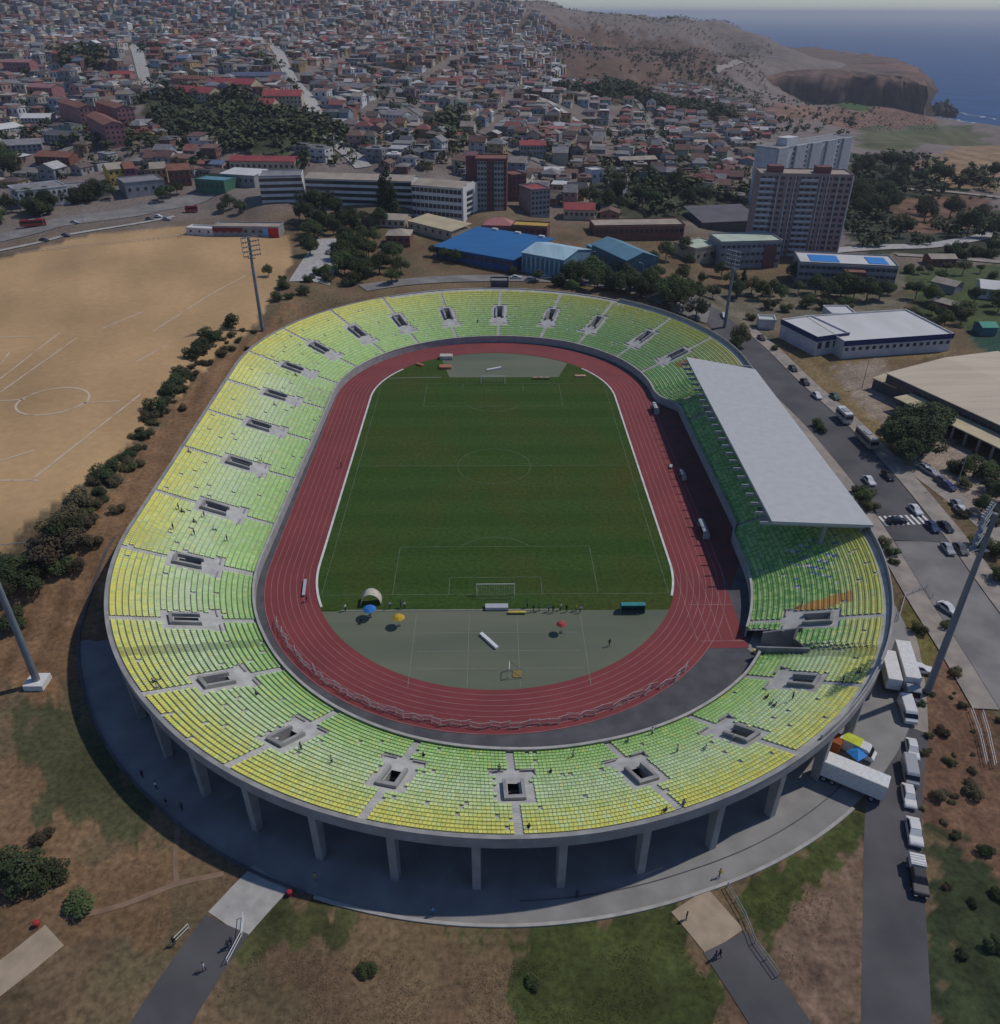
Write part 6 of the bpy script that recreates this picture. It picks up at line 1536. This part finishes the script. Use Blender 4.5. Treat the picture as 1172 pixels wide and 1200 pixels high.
o.scale = (.75, .75, .9); q = MB(); q.add([(-1.5, -1.5, 2), (1.5, -1.5, 2), (1.5, 1.5, 2), (-1.5, 1.5, 2), (0, 0, 2.7)], [(0, 1, 4), (1, 2, 4), (2, 3, 4), (3, 0, 4)]); q.build('canopy', BLUE_T, o)
for x, y in ((-1.45, -1.45), (1.45, -1.45), (1.45, 1.45), (-1.45, 1.45)): q = MB(); q.tube((x, y, 0), (x, y, 2), .03); q.build('pole', STEEL, o)
p = un(977, 876, 0); o = empty('container', (p[0], p[1], .05), .9, 'small orange container half under the stand edge', 'container')
q = MB(); q.box(-1.2, 1.2, -1, 1, .1, 2.1); q.build('body', mat('container_orange', (.50,.13,.03), .7), o)
q = MB()
for k in range(8): q.box(-1.15+k*.3, -1.0+k*.3, -1.05, 1.05, 2.1, 2.16)
q.build('lid', mat('container_orange', (.5,.13,.03)), o)
# avenue traffic and street parking
ha = math.atan2(*(lambda a, b: (-(b[0]-a[0]), b[1]-a[1]))(at(1030,568), at(912,446)))
for px, py, c in ((1092,620,'dark blue'),(1107,620,'black'),(1110,646,'silver'),(1125,646,'grey')): vehicle('car', px, py, ha+RD.gauss(0, .08), c)
vehicle('car', 1126, 601, ha, 'white'); vehicle('car', 1122, 594, ha, 'silver')
for px, py, c in ((929,434,'black'),(943,450,'black'),(957,466,'white'),(978,467,'green')): vehicle('car', px, py, ha, c)
for px, py, c in ((1084,551,'white'),(1091,556,'silver'),(1104,566,'grey'),(1110,572,'dark blue')): vehicle('car', px, py, ha+.3, c)
vehicle('car', 1050, 613, ha+1.57, 'black'); vehicle('car', 1110, 716, ha+.3, 'white')
for px, py, c in ((1018,566,'white'),(1040,560,'black'),(1072,600,'white')): vehicle('car', px, py, ha, c)
for px, py, c in ((892,398,'black'),(868,395,'grey'),(848,372,'white')): vehicle('car', px, py, ha, c)
def bus(px, py, rz, colr, label, L_=11, z=.25, cat='bus'):
    p = at(px, py); o = empty('coach' if L_ > 8 else 'minibus', (p[0], p[1], h1(p[0], p[1])+z), rz, label, cat)
    me = prof_mesh('body', [(-L_/2, .4), (-L_/2-.05, 1.4), (-L_/2+.3, 3.0), (-L_/2+.6, 3.1), (L_/2, 3.1), (L_/2, .4)], 2.5, colr, .12, .08); link('body', me, o)
    for s in (-1, 1):
        q = MB(); q.box(s*1.235, s*1.27, -L_/2+.5, L_/2-.3, 1.6, 2.5); q.build('window_band', VG, o)
        for y in (-L_/2+2, L_/2-2.2): w_ = link('wheel', TYRE, o, (s*1.1, y, .5), 0, (1.5, 1.5, 1.5)); link('rim', RIM, w_)
    q = MB(); q.box(-1.1, 1.1, -L_/2-.06, -L_/2+.05, 1.5, 2.5); q.build('windscreen', VG, o)
    q = MB(); q.box(-.7, .7, -1.2, 1.2, 3.1, 3.28); q.build('roof_unit', STEEL, o)
bus(40, 266, math.radians(-72), CARP['red'], 'red bus with dark windows driving along the boulevard')
bus(225, 249, math.radians(-72), CARP['red'], 'red minibus at the junction near the clubhouse', 6)
bus(988, 493, ha, CARP['white'], 'white minibus parked ahead of the cream coach on the avenue', 6, .15)
bus(1014, 520, ha, mat('coach_cream', (.42,.39,.33), .4), 'cream coach behind the white minibus on the avenue', 8.6, .15)
for px, py, c in ((52,283,'black'),(78,277,'grey'),(88,262,'silver'),(186,255,'white'),(196,258,'silver'),(176,258,'grey')): vehicle('car', px, py, 1.3, c)
for px, py, c in ((385,298,'grey'),(372,318,'white'),(392,290,'black')): vehicle('car', px, py, .4, c)
for px, py, c in ((605,327,'white'),(622,329,'silver'),(640,327,'white'),(655,330,'grey')): vehicle('car', px, py, 1.55, c)
# street lamps along the boulevard
lq = MB(); lq.tube((0, 0, 0), (0, 0, 9), .12, .07, 6); LPM = lq.mesh('pole', STEEL); lq = MB(); lq.tube((0, 0, 9), (1.6, 0, 9.4), .05, n=5); ARM = lq.mesh('arm', STEEL); lq = MB(); lq.box(1.5, 2.2, -.14, .14, 9.32, 9.46); LHD = lq.mesh('lamp_head', GREYP)
for px, py in ((13,285),(55,276),(99,265),(140,256),(180,248),(690,323),(752,338),(1010,455),(1060,512),(1120,572)):
    p = at(px, py); o = empty('street_lamp', (p[0], p[1], h1(p[0], p[1])), RD.uniform(0, 3)); link('pole', LPM, o); link('arm', ARM, o); link('lamp_head', LHD, o)
    later(o, 'slim grey', 'street lamp', 'street lamp', 'street lamps', px, py)
# railings
def railing(pts, label, m=WHITE, h=1.1, posts=True):
    P = [at(a, b) for a, b in pts]; P = [(p[0], p[1], max(h1(p[0], p[1]), .05)) for p in P]
    o = empty('railing', P[0], 0, label, 'railing'); B = Vector(P[0])
    q = MB()
    for a, b in zip(P, P[1:]):
        for z in (.45, h): q.tube(Vector(a)-B+Vector((0, 0, z)), Vector(b)-B+Vector((0, 0, z)), .05, n=5)
    q.build('rail', m, o)
    for a, b in zip(P, P[1:]):
        n = max(1, int((Vector(b)-Vector(a)).length/2))
        for i in range(n+1):
            if i == n and b is not P[-1]: continue
            c = Vector(a).lerp(Vector(b), i/n)-B; q = MB(); q.tube(c, c+Vector((0, 0, h+.03)), .05, n=5); q.build('post', m, o)
railing([(203,1108),(222,1089)], 'white railing on the left edge of the left footpath'); railing([(267,1130),(284,1098),(286,1075)], 'white railing on the right edge of the left footpath')
railing([(852,1040),(872,1075),(884,1106),(912,1145)], 'grey railing running down beside the right footpath', STEEL)
railing([(1137,834),(1147,862),(1155,898)], 'white railing on the slope above the avenue, left of two'); railing([(1150,838),(1157,862),(1165,900)], 'white railing on the slope above the avenue, right of two')
railing([(1052,728),(1060,700),(1085,690),(1092,702)], 'pale railing curving round the corner of the service road', STEEL)
railing([(310,268),(0,300)], 'long wire fence rail on the far edge of the sand field', STEEL)
# oddments below the stadium
for px, py, lab in ((340, 1049, 'red plastic bin at the head of the left footpath'), (44, 1085, 'red plastic bin beside the dirt trail and lower path')):
    p = at(px, py); o = empty('bin', (p[0], p[1], h1(p[0], p[1])), .3, lab, 'bin')
    q = MB(); q.tube((0, 0, 0), (0, 0, .8), .28, .34, 10); q.build('body', mat('bin_red', (.42,.03,.04), .6), o); q = MB(); q.tube((0, 0, .8), (0, 0, .92), .38, .25, 10); q.build('lid', mat('bin_red', (.42,.03,.04)), o)
# ------------------------------------------------------------------ sand field markings and goals
CH_ = mat('chalk', (.58,.48,.37), .95, (.45,.32,.20), .35, lo=.35, hi=.55)
def chalk(pts, wd=.5): ribbon('chalk_line', pts, wd, CH_, .06, step=3)
for a, b in (((40,560),(165,462)),((0,444),(70,390)),((0,460),(90,396)),((0,395),(40,395)),((120,385),(168,365)),((180,388),(245,346)),((160,424),(196,404)),((0,428),(12,412)),((245,346),(290,322)),((0,540),(40,528)),((0,563),(45,563)),((0,470),(30,468)),((95,472),(140,470))): chalk([a, b])
c_ = at(62, 470); chalk_p = [(c_[0]+9*math.cos(a), c_[1]+9*math.sin(a)) for a in np.linspace(0, 2*math.pi, 30)]
ribbon('chalk_line', chalk_p, .6, CH_, .06, world=True, step=2)
for px, py, rz, lab in ((10, 650, .2, 'rusty goal frame at the near edge of the sand field'), (215, 277, 1.6, 'goal frame at the far edge of the sand field')):
    p = at(px, py); o = empty('goal_frame', (p[0], p[1], h1(p[0], p[1])), rz, lab, 'goal')
    for s in (-3.6, 3.6): q = MB(); q.tube((s, 0, 0), (s, 0, 2.4), .08); q.build('post', STEEL, o)
    q = MB(); q.tube((-3.68, 0, 2.4), (3.68, 0, 2.4), .08); q.build('crossbar', STEEL, o)
# zebra crossing
zp = at(1060, 610); dx, dy = math.cos(ha), math.sin(ha); q = MB()
for k in range(9):
    cx_, cy_ = zp[0]+dx*(k-4)*1.25, zp[1]+dy*(k-4)*1.25; fx, fy = -dy, dx
    q.add([(cx_-dx*.3-fx*2, cy_-dy*.3-fy*2, .16), (cx_+dx*.3-fx*2, cy_+dy*.3-fy*2, .16), (cx_+dx*.3+fx*2, cy_+dy*.3+fy*2, .16), (cx_-dx*.3+fx*2, cy_-dy*.3+fy*2, .16)], [(0, 1, 2, 3)])
tag(q.build('zebra_crossing', WHITE), kind='structure')
# ------------------------------------------------------------------ dry grass tufts
r3 = np.random.RandomState(4); V = []; C = []
n = 110000
A3 = np.radians(r3.uniform(-36, 36, n)); D3 = np.exp(r3.uniform(math.log(40), math.log(210), n)); X3 = CAM[0]+np.sin(A3)*D3; Y3 = CAM[1]+np.cos(A3)*D3
sdd = sd(X3, Y3); ok = (sdd > 82) & (vnoise(X3, Y3, 9, 31)+r3.uniform(-.5, .5, n) > -.05)
roads = []
for ob in bpy.data.objects:
    if ob.get('kind') == 'structure' and ob.name.split('.')[0] in ('service_road', 'avenue', 'avenue_concrete', 'pavement', 'footpath', 'footpath_asphalt', 'lower_path', 'verge_path', 'dirt_trail'):
        m_ = len(ob.data.vertices); b_ = np.empty(m_*3); ob.data.vertices.foreach_get('co', b_); roads.append(b_.reshape(-1, 3)[:, :2])
roads = np.concatenate(roads); X3, Y3 = X3[ok], Y3[ok]
field = [at(a, b)[:2] for a, b in ZONES[0][0]]
ok = ~inpoly(field, X3, Y3)
for i in range(0, len(X3), 2000):
    dd = ((X3[i:i+2000, None]-roads[None, :, 0])**2+(Y3[i:i+2000, None]-roads[None, :, 1])**2).min(1); ok[i:i+2000] &= dd > np.where(np.hypot(X3[i:i+2000]-50, Y3[i:i+2000]+80) < 400, 5.0, 5.0)
X3, Y3 = X3[ok], Y3[ok]; Z3 = H(X3, Y3)
g3 = np.zeros(len(X3), bool)
for zi in (3, 4, 5, 6, 8): g3 |= inpoly([at(a, b)[:2] for a, b in ZONES[zi][0]], X3, Y3)
w3 = r3.uniform(.035, .11, len(X3)); a3 = r3.uniform(0, 6.28, len(X3)); tl = r3.uniform(.1, .5, len(X3))*w3*2
base = np.where(g3[:, None], np.array((.075,.085,.028)), np.array((.185,.125,.075)))*r3.uniform(.6, 1.25, (len(X3), 1))
ca3, sa3 = np.cos(a3)*w3, np.sin(a3)*w3
V.append(np.stack([np.stack([X3-ca3, Y3-sa3, Z3+.03], 1), np.stack([X3+sa3*.7, Y3-ca3*.7, Z3+.04], 1), np.stack([X3+ca3, Y3+sa3, Z3+.04+tl], 1), np.stack([X3-sa3*.8, Y3+ca3*.8, Z3+.05+tl*.4], 1)], 1).reshape(-1, 3)); C.append(base)
V = np.concatenate(V); o = np_mesh('grass_tufts', V, np.arange(len(V)).reshape(-1, 4), attr_mat('dry_grass', .95, .3, .15, 0, 0, .05), colf=np.concatenate(C))
tag(o, 'tufts of dry and green grass on the slopes round the stadium', 'grass', None, 'stuff')
# ------------------------------------------------------------------ air
HAZE = True
if HAZE:
    q = MB(); q.box(-46000, 46000, -46000, 46000, -97, 150)
    m = bpy.data.materials.new('haze'); m.use_nodes = True; t = m.node_tree; t.nodes.clear()
    o_ = t.nodes.new('ShaderNodeOutputMaterial'); v_ = t.nodes.new('ShaderNodeVolumePrincipled')
    v_.inputs['Color'].default_value = (.80, .84, .92, 1); v_.inputs['Density'].default_value = .00009; v_.inputs['Anisotropy'].default_value = .2
    t.links.new(v_.outputs[0], o_.inputs['Volume'])
    tag(q.build('haze', m), kind='stuff')
    SC.cycles.volume_bounces = 0
do_labels()
print('LABELS', len(ITEMS), 'OBJ', len(bpy.data.objects))
